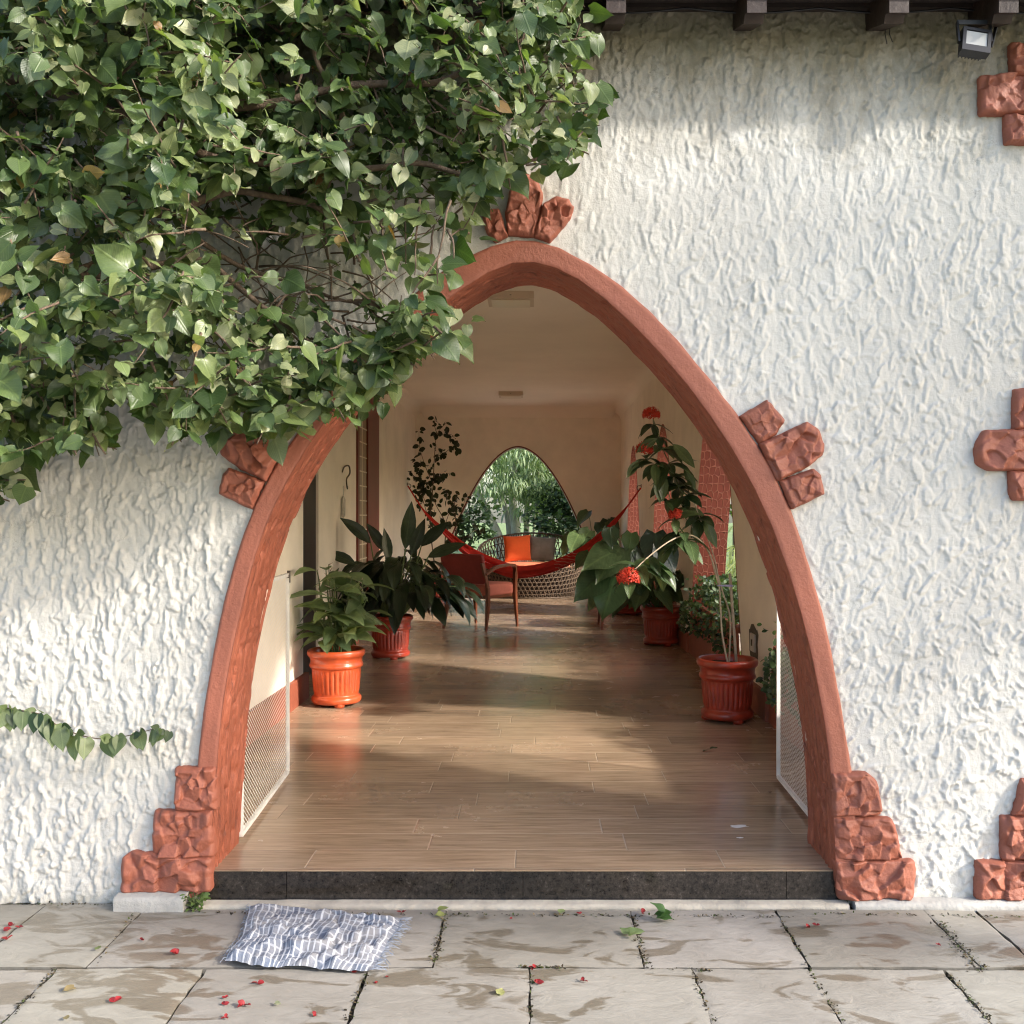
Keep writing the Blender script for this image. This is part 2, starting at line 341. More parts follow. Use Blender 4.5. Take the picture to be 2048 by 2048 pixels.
# ================================================================== THE HOUSE
house=empty('veranda_house',(0,0,0),0,'white stucco house with terracotta arch opening onto a long tiled veranda','house')
OUT=[(370,1800),(385,1640),(397,1526),(405,1456),(417.5,1373),(432,1282),(448.5,1203),(469,1133),(495,1050),(505,1018),(538,952),(580,890),(613,840),(654,790),(712,715),(775,642),(840,576),(880,543),(926,518),(988,487),(1035,478),(1071,478),(1107,489),(1180,522),(1252,576),(1299,620),(1350,676),(1414,752),(1477,834),(1516.6,887),(1556,959.6),(1579.5,1020),(1598,1071),(1623,1149),(1648,1232),(1662.5,1307),(1677,1402),(1693.5,1485),(1702,1540),(1712,1640),(1722,1800)]
INN=[(422,1772),(424,1754),(432,1630),(440,1526),(444,1464),(448.5,1402),(465,1319),(482,1236),(498,1174),(515,1112),(531,1050),(553,1014),(580,952),(621,890),(650,848),(683,803),(740,738),(800,680),(862,629),(924,575),(986,537),(1030,523),(1064,522),(1110.6,534),(1157,556),(1204,593),(1266,649),(1328,717),(1372,767),(1421,832),(1463,899),(1509.6,973.6),(1542,1048),(1577,1141),(1602.5,1236),(1615,1290),(1631.5,1360),(1642,1422.5),(1656,1505),(1660,1567),(1664,1650),(1667,1754),(1668,1772)]
def resample(pl,n,iters=2):
    p=np.array([[W(a,b,YW).x,W(a,b,YW).z] for a,b in pl])
    for _ in range(iters):
        q=p.copy(); q[1:-1]=.25*p[:-2]+.5*p[1:-1]+.25*p[2:]; p=q
    s=np.r_[0,np.cumsum(np.hypot(*np.diff(p,axis=0).T))]; t=np.linspace(0,s[-1],n)
    return np.c_[np.interp(t,s,p[:,0]),np.interp(t,s,p[:,1])], t
NA=360
Po,_=resample(OUT,NA); Pi,Ti=resample(INN,NA)
Pm=(Po+Pi)/2
def inpoly(x,z,P):
    ins=np.zeros(x.shape,bool); n=len(P); j=n-1
    for i in range(n):
        a,b=P[i],P[j]
        c=((a[1]>z)!=(b[1]>z))&(x<(b[0]-a[0])*(z-a[1])/(b[1]-a[1]+1e-12)+a[0]); ins^=c; j=i
    return ins
# ---- stucco relief: overlapping trowel dabs
X0,X1,Z0,Z1=-2.5,1.765,-.112,3.02
DX=.0048
nx=int((X1-X0)/DX)+1; nz=int((Z1-Z0)/DX)+1
xs=np.linspace(X0,X1,nx); zs=np.linspace(Z0,Z1,nz)
XX,ZZ=np.meshgrid(xs,zs,indexing='ij')
H=.0045*fbm(XX*26,ZZ*12,1,4)
rg=np.random.default_rng(5)
def dab(cx,cz,L,Wd,th,h0,rim,lean):
    global H
    R=L*1.1
    i0=max(0,int((cx-R-X0)/DX)); i1=min(nx,int((cx+R-X0)/DX)+1); k0=max(0,int((cz-R-Z0)/DX)); k1=min(nz,int((cz+R-Z0)/DX)+1)
    if i1<=i0 or k1<=k0: return
    x=XX[i0:i1,k0:k1]-cx; z=ZZ[i0:i1,k0:k1]-cz
    wob=(vnoise(XX[i0:i1,k0:k1]*34,ZZ[i0:i1,k0:k1]*26,8)-.5)*.7+(vnoise(XX[i0:i1,k0:k1]*90,ZZ[i0:i1,k0:k1]*70,18)-.5)*.45
    a=(x*math.sin(th)+z*math.cos(th))/L; b=(x*math.cos(th)-z*math.sin(th))/Wd+.35*a*a
    r=np.sqrt(np.abs(a)**2.6+np.abs(b)**2.2)+wob
    m=np.clip((1.0-r)/.16,0,1); m=m*m*(3-2*m)
    prof=h0+lean*b*.5+rim*np.exp(-((r-.86)/.13)**2)*(b<.1)
    hh=H[i0:i1,k0:k1]; H[i0:i1,k0:k1]=hh*(1-m)+prof*m
for _ in range(8500):
    cx=rg.uniform(X0,X1); cz=rg.uniform(Z0,Z1)
    right=1/(1+math.exp(-(cx-.9)*5)); low=1/(1+math.exp((cz-1.3)*3)); k=right*low
    L=rg.uniform(.014,.066)*(1-.40*k); Wd=rg.uniform(.005,.018)
    th=rg.normal(0,.16+.75*k)
    dab(cx,cz,L,Wd,th,rg.uniform(.0,.0085),rg.uniform(.001,.0048),rg.normal(0,.003))
    if rg.random()<.8:
        dab(cx+rg.normal(0,.04),cz+rg.normal(0,.04),rg.uniform(.008,.025),rg.uniform(.005,.014),rg.uniform(-1.3,1.3),rg.uniform(0,.0085),rg.uniform(0,.003),0)
# ridges flicked up by the trowel
rd=1-np.abs(2*fbm(XX*19+fbm(XX*9,ZZ*9,4)*1.6,ZZ*11,31,3)-1); H+=.0035*np.clip((rd-.86)/.14,0,1)
H+=.0024*(fbm(XX*75,ZZ*60,21,3)-.5)
amp=.50+.62*fbm(XX*1.3,ZZ*1.1,44,2)
amp*=np.clip(1-.42*np.exp(-((ZZ-2.32)/.22)**2)+.35*np.clip((ZZ-2.6)/.2,0,1),.2,1.5)
amp*=np.where(XX<-.7,1.25,1.0)
H=H*amp*1.1
# mesh, open inside the arch band
cxm=(xs[:-1]+xs[1:])/2; czm=(zs[:-1]+zs[1:])/2
CX,CZm=np.meshgrid(cxm,czm,indexing='ij')
keep=~inpoly(CX,CZm,np.r_[Pm,[[Pm[-1][0],-1],[Pm[0][0],-1]]])
idx=np.arange(nx*nz).reshape(nx,nz)
a=idx[:-1,:-1][keep]; b=idx[1:,:-1][keep]; c=idx[1:,1:][keep]; d=idx[:-1,1:][keep]
F=np.c_[a,b,c,d]
V=np.c_[XX.ravel(),(YW-H).ravel(),ZZ.ravel()]
used=np.zeros(len(V),bool); used[F.ravel()]=True; rem=np.cumsum(used)-1
V=V[used]; F=rem[F]
def npmesh(name,V,F,mat,parent,smooth=True):
    me=bpy.data.meshes.new(name); nf=len(F)
    me.vertices.add(len(V)); me.vertices.foreach_set('co',V.astype(np.float32).ravel())
    me.loops.add(nf*4); me.loops.foreach_set('vertex_index',F.astype(np.int32).ravel())
    me.polygons.add(nf); me.polygons.foreach_set('loop_start',np.arange(0,nf*4,4,dtype=np.int32))
    me.polygons.foreach_set('use_smooth',[smooth]*nf)
    me.materials.append(mat); me.update(calc_edges=True); me.validate()
    o=bpy.data.objects.new(name,me); COL.objects.link(o); o.parent=parent; return o
npmesh('stucco_wall',V,F,M['stucco'],house)
# ---- walls with arched openings (seen from inside)
def arch_parab(c,hw=1.15,apex=2.21,n=33,base=0.0):
    out=[]
    for k in range(n):
        t=-1+2*k/(n-1); z=base+(apex-base)*(1-abs(t)**2.0)
        out.append((c+t*hw,z))
    return out
def arched_sheet(mb,u0,u1,top,arches,place,mat=0,bottom=0.0,flip=False):
    arches=sorted(arches,key=lambda a:a[0][0]); cur=u0
    def quad(ua,za,ub,zb):
        v=[place(ua,za),place(ub,zb),place(ub,top),place(ua,top)]
        mb.add(v,[(0,1,2,3) if not flip else (3,2,1,0)],mat,smooth=False)
    for A in arches:
        quad(cur,bottom,A[0][0],bottom)
        for p,q in zip(A[:-1],A[1:]):
            if q[0]-p[0]>1e-6: quad(p[0],p[1],q[0],q[1])
        cur=A[-1][0]
    quad(cur,bottom,u1,bottom)
# inner face of the front wall
mb=MB(); Ai=[(float(x),float(z)) for x,z in Pi[2:-2]]
# keep the curve single valued in x
mono=[Ai[0]]
for p in Ai[1:]:
    if p[0]>mono[-1][0]+1e-4: mono.append(p)
arched_sheet(mb,X0,XRO+.1,3.02,[mono],lambda u,z:(u,YI,z),0,-.11,True)
mb.add([(X1,YW,-.11),(X1,YI,-.11),(X1,YI,3.02),(X1,YW,3.02)],[(0,1,2,3)],0,smooth=False)
mb.build('inner_wall_face',M['cream'],house)
# ---- arch surround: flat band on the front, rough soffit behind it
mb=MB(); nb=11; P=[]; YF=YW-.028
for i in range(NA):
    for j in range(nb):
        t=j/(nb-1); p=Pi[i]*(1-t)+Po[i]*t
        edge=.012*math.exp(-((t-1)/.05)**2)+.003*math.exp(-(t/.05)**2)
        h=.004*(fbm(Ti[i]*6,t*2.2,3,3)-.5)+.0012*(fbm(Ti[i]*40,t*14,9,2)-.5)
        ox=.007*(fbm(Ti[i]*14,5.5,13,3)-.5) if j==nb-1 else 0
        P.append((p[0]+ox,YF+edge+h,p[1]+ox*.6))
for i in range(NA):                                    # outer edge returned to the wall
    pass
mb.grid(P,NA,nb,0)
P2=[]
for i in range(NA):
    x,y,z=P[i*nb+nb-1]; P2+= [(x,y,z),(x,YW+.03,z)]
mb.grid(P2,NA,2,0)
# soffit
ns=30; P3=[]
tan=np.gradient(Pi,axis=0); nrm=np.c_[-tan[:,1],tan[:,0]]; nrm/=np.linalg.norm(nrm,axis=1)[:,None]
cen=np.array([.0,1.0])
sg=np.sign(((cen-Pi)*nrm).sum(1)); nrm*=sg[:,None]       # towards the opening
NS=900; Ts=np.linspace(0,Ti[-1],NS)
for i in range(NS):
    px=np.interp(Ts[i],Ti,Pi[:,0]); pz=np.interp(Ts[i],Ti,Pi[:,1]); qx=np.interp(Ts[i],Ti,nrm[:,0]); qz=np.interp(Ts[i],Ti,nrm[:,1])
    for j in range(ns):
        t=j/(ns-1); y=YF+(YI+.012-YF)*t
        st=fbm(Ts[i]*9,t*11,17,4); pit=max(0,fbm(Ts[i]*22,t*14,27,2)-.60)*.12
        st=fbm(Ts[i]*4.5,t*20,17,4); h=(.006+.018*(st-.5))*min(1,t*6)-.5*pit*min(1,t*6)
        if j==ns-1: h=max(.008,h+.012*(fbm(Ts[i]*12,2.2,37,4)-.35))
        P3.append((px+qx*(h-.0006),y,pz+qz*(h-.0006)))
mb.grid(P3,NS,ns,1,flip=True)
mb.build('arch_surround',[M['terra'],M['soffit']],house)
# ---- cut stones
def stone(poly,depth=.05,seed=0,y=YW,name='cut_stone',mat='stone',nseed=9,label=None,rounded=1,n=120,rings=34):
    r=np.random.default_rng(100+seed)
    p=np.array([[W(a_,b_,y).x,W(a_,b_,y).z] for a_,b_ in poly],float)
    q=np.r_[p,p[:1]]; s=np.r_[0,np.cumsum(np.hypot(*np.diff(q,axis=0).T))]
    t=np.linspace(0,s[-1],n,endpoint=False); P=np.c_[np.interp(t,s,q[:,0]),np.interp(t,s,q[:,1])]
    for _ in range(rounded): P=.25*np.roll(P,1,0)+.5*P+.25*np.roll(P,-1,0)
    P=P.mean(0)+(P-P.mean(0))*1.045
    P+=.0035*(np.array([[vnoise(x*60,z*60,seed),vnoise(x*60,z*60,seed+5)] for x,z in P])-.5)
    c=P.mean(0); size=math.sqrt(abs(np.dot(P[:,0],np.roll(P[:,1],1))-np.dot(P[:,1],np.roll(P[:,0],1)))/2)
    lo=P.min(0); hi=P.max(0); sd=r.uniform(lo,hi,(nseed,2)); hs=depth*r.uniform(.70,1.0,nseed); tl=r.normal(0,.27,(nseed,2))
    rr=np.linspace(0,1,rings)**.8
    v=[]
    for k,ra in enumerate(rr):
        pts=c+(P-c)*ra
        wx=pts[:,0]+.02*(fbm(pts[:,0]*18,pts[:,1]*18,seed+3,3)-.5); wz=pts[:,1]+.02*(fbm(pts[:,0]*18,pts[:,1]*18,seed+8,3)-.5)
        d=(wx[:,None]-sd[:,0])**2*1.4+(wz[:,None]-sd[:,1])**2; w=np.exp(-(d-d.min(1)[:,None])/(.00006)); w/=w.sum(1)[:,None]
        pl=hs+tl[:,0]*(wx[:,None]-sd[:,0])+tl[:,1]*(wz[:,None]-sd[:,1]); h=(w*pl).sum(1)
        h+=.006*(fbm(pts[:,0]*38,pts[:,1]*38,seed,4)-.5)+.004*np.floor(3*fbm(pts[:,0]*22,pts[:,1]*16,seed+2,2))/3
        e=(1-ra)*size*.5; bev=min(1,e/.012); h=np.clip(h,.4*depth,1.25*depth)*(.62+.38*math.sin(bev*PI/2))
        for (x,z),hh in zip(pts,h): v.append((x,y-hh,z))
    for x,z in P: v.append((x,y+.01,z))
    f=[]
    R=rings+1
    for k in range(R-1):
        for i in range(n):
            i2=(i+1)%n; f.append((k*n+i,k*n+i2,(k+1)*n+i2,(k+1)*n+i))
    mb=MB(); mb.add(v,f,0); o=mb.build(name,M[mat],house)
    if label: o['label']=label
    return o
def cr(poly,o,k):                     # coordinates read in an enlarged crop
    return [(x/k+o[0],y/k+o[1]) for x,y in poly]
SR=[[(765,360),(990,225),(1140,390),(1062,520),(932,592)],
    [(932,597),(1325,418),(1425,480),(1475,600),(1458,690),(1290,812),(1085,906)],
    [(1102,912),(1390,808),(1442,860),(1472,1022),(1202,1152)]]
SRp=[cr(p,(1300,750),4.293) for p in SR]
sd=0
for p in SRp:
    stone(p,.042,sd,nseed=26); sd+=1
for p in SRp:
    stone([(2088-x,y) for x,y in p],.05,sd,nseed=26); sd+=1
for p in ([(1000,1170),(1100,1168),(1145,1310),(1080,1342),(1030,1290)],[(1138,1190),(1175,1000),(1230,973),(1300,1000),(1337,1080),(1332,1150),(1292,1312),(1152,1302)],[(1342,1140),(1410,1100),(1480,1120),(1505,1165),(1490,1212),(1382,1342),(1292,1312)]):
    stone(cr(p,(600,0),2.76),.05,sd,nseed=26); sd+=1
BASES=[[(357,1532),(436,1532),(436,1616),(357,1616)],[(316,1618),(428,1618),(430,1708),(312,1708)],[(254,1712),(270,1700),(424,1711),(424,1777),(252,1777)],
 [(1660,1543),(1730,1543),(1748,1560),(1758,1625),(1662,1628)],[(1666,1632),(1775,1632),(1786,1660),(1797,1713),(1668,1714)],[(1668,1717),(1822,1717),(1825,1740),(1818,1792),(1676,1793)],
 [(2015,93),(2092,93),(2092,156),(2015,156)],[(1956,158),(2014,155),(2092,155),(2092,233),(1957,233)],[(2004,235),(2092,235),(2092,292),(2008,291)],
 [(2024,780),(2092,780),(2092,860),(2022,860)],[(1965,862),(2092,860),(2092,942),(1970,940),(1950,925),(1949,890)],[(2015,943),(2092,943),(2092,1000),(2025,1000),(2016,990)],
 [(2040,1557),(2092,1550),(2092,1627),(2021,1627)],[(1999,1630),(2092,1630),(2092,1715),(1999,1714)],[(1950,1718),(2092,1718),(2092,1793),(1948,1792)]]
for p in BASES:
    stone(p,.045,sd,rounded=2,nseed=26); sd+=1
# ---- cement plinth under the wall and stones
def chipped(mb,x0,x1,y0,y1,z0,z1,seed=0,mat=0,n=60):
    P=[]
    prof=[(y1,z1),(y0+.012,z1),(y0+.003,z1-.006),(y0,z1-.014),(y0+.002,z0)]
    for i in range(n):
        x=x0+(x1-x0)*i/(n-1)
        for (y,z) in prof: P.append((x,y+.010*(fbm(x*14,z*40,seed,3)-.5),z+.005*(fbm(x*11,y*30,seed+4,3)-.5)*(z>z0+.001)))
    mb.grid(P,n,len(prof),mat)
    for i in (0,n-1): mb.add([P[i*5+k] for k in range(5)]+[(P[i*5][0],y1,z0)],[(0,1,2,3,4,5)],mat,smooth=False)
mb=MB(); chipped(mb,W(1700,0,YW).x,1.77,YW-.062,YW+.02,GZ-.01,-.090,3,n=160); mb.build('cement_plinth',M['concrete'],house)
mb=MB(); chipped(mb,W(247,0,YW).x,W(384,0,YW).x,YW-.085,YW+.02,GZ-.01,-.062,5,n=50); mb.build('cement_plinth',M['concrete'],house)
# ---- granite step face and cement kerb in front of it
xl,xr=W(405,0,YW).x,W(1690,0,YW).x
mb=MB()
for p,q in ((xl,W(573,0,YW).x-.001),(W(573,0,YW).x+.001,W(1046,0,YW).x-.001),(W(1046,0,YW).x+.001,W(1573,0,YW).x-.001),(W(1573,0,YW).x+.001,xr)):
    mb.box(p,q,YW+.002,YW+.03,-.098,-.0036)
mb.build('granite_step_face',M['granite'],house)
mb=MB(); chipped(mb,xl-.02,xr,YW-.052,YW+.03,GZ-.01,-.099,9,n=200); mb.build('cement_kerb',M['kerb'],house)
mb=MB(); mb.box(xl,xr,YW-.006,YW+.01,-.1045,-.0975); mb.build('granite_step_ledge',M['granite'],house)
# ---- floors
mb=MB(); mb.box(-2.6,XR+.001,YW+.04,YB+.3,-.09,-.0002); mb.box(xl,xr,YW-.003,YW+.04,-.0035,0.0); mb.add([(-2.6,YW+.04,0),(XR+.001,YW+.04,0),(XR+.001,YB+.3,0),(-2.6,YB+.3,0)],[(0,1,2,3)],0,smooth=False); tag(mb.build('veranda_floor',M['floor']),kind='structure')
# ---- left wall in three pieces
mb=MB()
def vpanel(x0,y0,x1,y1,z0=0.0,z1=ZC+.02): mb.add([(x0,y0,z0),(x1,y1,z0),(x1,y1,z1),(x0,y0,z1)],[(0,1,2,3)],0,smooth=False)
vpanel(-1.53,YI,-1.53,6.60); vpanel(-1.53,6.60,-1.74,6.60); vpanel(-1.70,7.85,-1.70,9.5); vpanel(-1.74,7.85,-1.70,7.85)
vpanel(-1.70,9.5,-1.92,9.5); vpanel(-1.92,9.5,-1.92,YB); vpanel(-1.53,6.6,-1.53,7.9,2.3); vpanel(-1.74,6.6,-1.74,7.85,2.3)
lw=mb.build('left_wall',M['cream'],house)
mb=MB(); mb.box(-1.75,-1.72,6.602,7.849,0,2.3); 
for k in range(2):
    mb.box(-1.722,-1.712,6.72+k*.56,7.16+k*.56,.2,1.0); mb.box(-1.722,-1.712,6.72+k*.56,7.16+k*.56,1.15,2.1)
mb.build('door',M['blackdoor'],lw)
mb=MB(); mb.box(-1.93,-1.905,10.72,11.3,0,2.6); mb.build('glass_block_strip',M['block'],lw)
mb=MB()
for k in range(15): mb.box(-1.906,-1.899,10.72,11.3,.16*k+.1,.16*k+.112)
mb.box(-1.906,-1.8985,11.0,11.012,0,2.6); mb.build('block_joints',M['cream'],lw)
mb=MB(); mb.box(-1.93,-1.885,11.305,12.1,0,2.62); mb.box(-1.93,-1.88,10.62,10.72,0,2.62); mb.box(-1.93,-1.88,10.6,12.1,2.62,2.7); mb.build('door_frame',M['redframe'],lw)
def baseboard(x0,x1,y0,y1,h=.17):
    mb=MB(); mb.box(min(x0,x1),max(x0,x1),y0,y1,0.0,h)
    return mb.build('baseboard',M['terra_rough'],None)
o=baseboard(-1.535,-1.505,YI,6.66); o.parent=lw
o=baseboard(-1.705,-1.675,7.86,9.52); o.parent=lw
o=baseboard(-1.925,-1.895,12.11,YB); o.parent=lw
# ---- right wall with lancet openings
AC=[4.72,7.75,10.80,14.05]; arcs=[arch_parab(c,n=41) for c in AC]
mb=MB(); arched_sheet(mb,YI,YB,ZC+.02,arcs,lambda u,z:(XR,u,z),0,0,True)
arched_sheet(mb,YI,YB+.3,ZC+.3,arcs,lambda u,z:(XRO,u,z),0,-.2)
rw=mb.build('right_wall',M['cream'],house)
for c,A in zip(AC,arcs):
    mb=MB(); P=[]; uv=[]; s=0
    for i,(u,z) in enumerate(A):
        if i: s+=math.hypot(u-A[i-1][0],z-A[i-1][1])
        for k in range(3): P.append((XR-.004+(XRO+.008-XR)*k/2,u,z)); uv.append((k/2*.27,s))
    mb.grid(P,len(A),3,0,uvs=uv); mb.build('window_reveal',M['scales'],rw)
    mb=MB(); hw=1.15*math.sqrt((2.21-.45)/2.21)
    # planter trough filling the foot of the opening
    def xa(z): return 1.15*math.sqrt((2.21-z)/2.21)
    P=[]; 
    for k in range(10):
        z=.46*k/9
        for s_ in (-1,1): P.append((XR-.012,c+s_*xa(z),z))
    mb.grid(P,10,2,0)
    mb.add([(XR-.012,c-hw,.46),(XR-.012,c+hw,.46),(XR+.03,c+hw,.46),(XR+.03,c-hw,.46)],[(0,1,2,3)],0,smooth=False)
    mb.add([(XR+.03,c-hw,.46),(XR+.03,c+hw,.46),(XR+.03,c+hw,.40),(XR+.03,c-hw,.40)],[(0,1,2,3)],0,smooth=False)
    mb.add([(XR+.03,c-hw,.41),(XR+.03,c+hw,.41),(XRO+.25,c+hw,.41),(XRO+.25,c-hw,.41)],[(0,1,2,3)],1,smooth=False)
    mb.box(XRO+.25,XRO+.3,c-hw-.1,c+hw+.1,-.2,.46)
    mb.build('planter_trough',[M['terra_rough'],M['soil']],rw)
ys=[YI]+[v for c in AC for v in (c-1.15,c+1.15)]+[YB]
for k in range(0,len(ys),2):
    if ys[k+1]-ys[k]>.02:
        mb=MB(); mb.box(XR-.028,XR+.002,ys[k]+.0,ys[k+1],0,.165); mb.build('baseboard',M['terra_rough'],rw)
# ---- back wall with its arch
sc=1.09/1.02; base=[((float(x)-.0)*1.0,float(z)) for x,z in Pi]
xm=(Pi[0][0]+Pi[-1][0])/2; apz=Pi[:,1].max()
cB=(1036-VX)*YB/FPX
ab=[]; last=-9
for k in range(61):
    t=-1+2*k/60
    # smooth lancet-parabola mix measured on the rear window
    z=2.33*(1-abs(t)**1.87)
    ab.append((cB+1.37*t,max(0,z)))
mb=MB(); arched_sheet(mb,-1.95,XRO,ZC+.02,[ab],lambda u,z:(u,YB,z),0,0,False); arched_sheet(mb,-2.4,XRO+.3,ZC+.4,[ab],lambda u,z:(u,YB+.27,z),0,-.2,True)
bw=mb.build('back_wall',M['cream'],house)
mb=MB(); P=[]
for (u,z) in ab:
    for k in range(2): P.append((u,YB-.006+.285*k,z))
mb.grid(P,len(ab),2); 
P=[]
for k,(u,z) in enumerate(ab):
    dx=u-cB; dz=z-.6; l=math.hypot(dx,dz); P+= [(u,YB-.005,z),(u+dx/l*.022,YB-.005,z+dz/l*.022)]
mb.grid(P,len(ab),2)
mb.build('window_reveal',M['redframe'],bw)
mb=MB(); mb.box(-1.92,cB-1.335,YB-.03,YB+.001,0,.17); mb.build('baseboard',M['terra_rough'],bw)
# ---- ceiling with softly rounded edges
mb=MB(); r=.16; prof=[]
for k in range(9): a_=PI/2*k/8; prof.append((-1.921+r-r*math.cos(a_),ZC-r+r*math.sin(a_)))
for k in range(1,12): prof.append((-1.92+r+(XR+1.92-2*r)*k/12,ZC))
for k in range(9): a_=PI/2*k/8; prof.append((XR+.001-r+r*math.sin(a_),ZC-r+r*math.cos(a_)))
P=[]; yl=np.linspace(YI,YB,70)
for y in yl:
    yy=y
    for (x,z) in prof:
        drop=r-math.sqrt(max(0,r*r-max(0,y-(YB-r))**2)) if y>YB-r else 0
        P.append((x,y,z-drop*(1 if z>ZC-.01 else .4)+.014*(fbm(x*.5,y*1.1,50,3)-.5)))
mb.grid(P,len(yl),len(prof),0); mb.build('ceiling',M['ceil'],house)
# ---- roof and rafters
mb=MB(); sl=.36
def rz(y,o=0): return 2.945+o-(YW-y)*sl
ye=YW-.25
v=[(-2.6,ye,rz(ye)),(1.95,ye,rz(ye)),(1.95,YW+.05,rz(YW+.05)),(-2.6,YW+.05,rz(YW+.05))]
v+= [(x,y,z+.09) for x,y,z in v]
mb.add(v,[(3,2,1,0),(4,5,6,7),(0,1,5,4),(1,2,6,5),(3,0,4,7)],0,smooth=False)
mb.box(-2.6,1.95,YW+.01,YB+.8,3.03,3.2)
mb.build('roof',M['roofwood'],house)
mb=MB(); mb.box(-2.5,1.765,YW-.045,YW-.012,2.915,2.944); mb.build('wall_plate_board',M['roofwood'],house)
for k,px in enumerate((670,937,1203,1465,1730,1934)):
    x=W(px,0,YW).x; w=.062; yf=YW-.235
    mb=MB()
    prof=[(YW-.002,2.855),(yf+.05,2.79),(yf+.035,2.812),(yf,2.80),(yf,rz(yf)-.001),(YW-.002,rz(YW)-.002)]
    n=len(prof); v=[(x,y,z) for y,z in prof]+[(x+w,y,z) for y,z in prof]
    mb.add(v,[tuple(range(n)),tuple(range(2*n-1,n-1,-1))]+[(i,n+i,n+(i+1)%n,(i+1)%n) for i in range(n)],0,smooth=False)
    mb.build('rafter_tail',M['darkwood'],house)
# ================================================================== THE GROUND
mb=MB(); 
n=24; 
mb.add([(-150,-60,-.22),(150,-60,-.22),(150,260,-.22),(-150,260,-.22)],[(0,1,2,3)],0,smooth=False)
tag(mb.build('garden_ground',M['grass']),kind='structure')
mb=MB(); mb.add([(XRO+.31,-5,-.212),(5.6,-5,-.212),(5.6,16.6,-.212),(XRO+.31,16.6,-.212)],[(0,1,2,3)],0,smooth=False); mb.add([(-4,16.65,-.212),(5.6,16.65,-.212),(5.6,20.5,-.212),(-4,20.5,-.212)],[(0,1,2,3)],0,smooth=False)  # pale strips added out of view to bounce sun up into the corridor
tag(mb.build('added_bounce_path',M['kerb']),kind='structure')
mb=MB(); mb.box(-9,9,-6,YW+.02,-.2,GZ-.022); mb.build('paving_bed',M['joint']).__setitem__('kind','structure')
# slabs
rows=[(3.345,2.913,[-6,-5.1,-4.2,-3.3,-2.5,-1.655,-1.305,-.297,.319,.80,1.297,1.47,2.5,3.4,4.4,6]),
      (2.903,2.36,[-6,-5.2,-4.1,-3.0,-2.2,-1.384,-.955,-.484,-.014,.457,.795,1.184,1.9,2.8,3.9,6]),
      (2.35,1.75,[-6,-4.9,-3.9,-3.0,-2.2,-1.5,-.8,-.2,.6,1.3,2.0,2.9,3.9,6]),(1.74,1.1,[-6,-4.4,-3.2,-2.1,-1.2,-.5,.4,1.2,2.1,3.2,4.3,6]),(1.09,-6,[-6,-4,-2,0,2,4,6])]
mb=MB(); rs=np.random.default_rng(3)
for (ya,yb,xx) in rows:
    for x0,x1 in zip(xx[:-1],xx[1:]):
        yt=3.396 if (ya>3.3 and x1<-1.2) else ya
        g=.0018 if rs.random()<.6 else .004
        col=rs.uniform(.88,1.08); cc=(col,col*rs.uniform(.98,1.0),col*rs.uniform(.95,1.0)); tz=rs.normal(0,.0012,4)
        nu,nv=26,14; P=[]
        for i in range(nu):
            for j in range(nv):
                u=i/(nu-1); v=j/(nv-1)
                x=x0+g+(x1-x0-2*g)*u; y=yb+.003+(yt-yb-.006)*v
                e=min(u*(x1-x0),(1-u)*(x1-x0),v*(ya-yb),(1-v)*(ya-yb))
                if i in (0,nu-1): x+=.020*(fbm(y*22,x0*7,3,4)-.5)
                if j in (0,nv-1): y+=.013*(fbm(x*20,ya*7,5,4)-.5)
                z=GZ+tz[0]*(1-u)+tz[1]*u+tz[2]*v+.0035*(fbm(x*5,y*5,2,4)-.5)-(.0015 if e<.001 else 0)
                P.append((x,y,z))
        mb.grid(P,nu,nv,0,cc)
        # sides
        b0=[P[i*nv] for i in range(nu)]+[P[(nu-1)*nv+j] for j in range(nv)]+[P[i*nv+nv-1] for i in range(nu-1,-1,-1)]+[P[j] for j in range(nv-1,-1,-1)]
        Q=[]
        for p in b0: Q+=[p,(p[0],p[1],GZ-.03)]
        mb.grid(Q,len(b0),2,0,(cc[0]*.6,cc[1]*.6,cc[2]*.6))
tag(mb.build('paving',M['paving']),kind='structure')
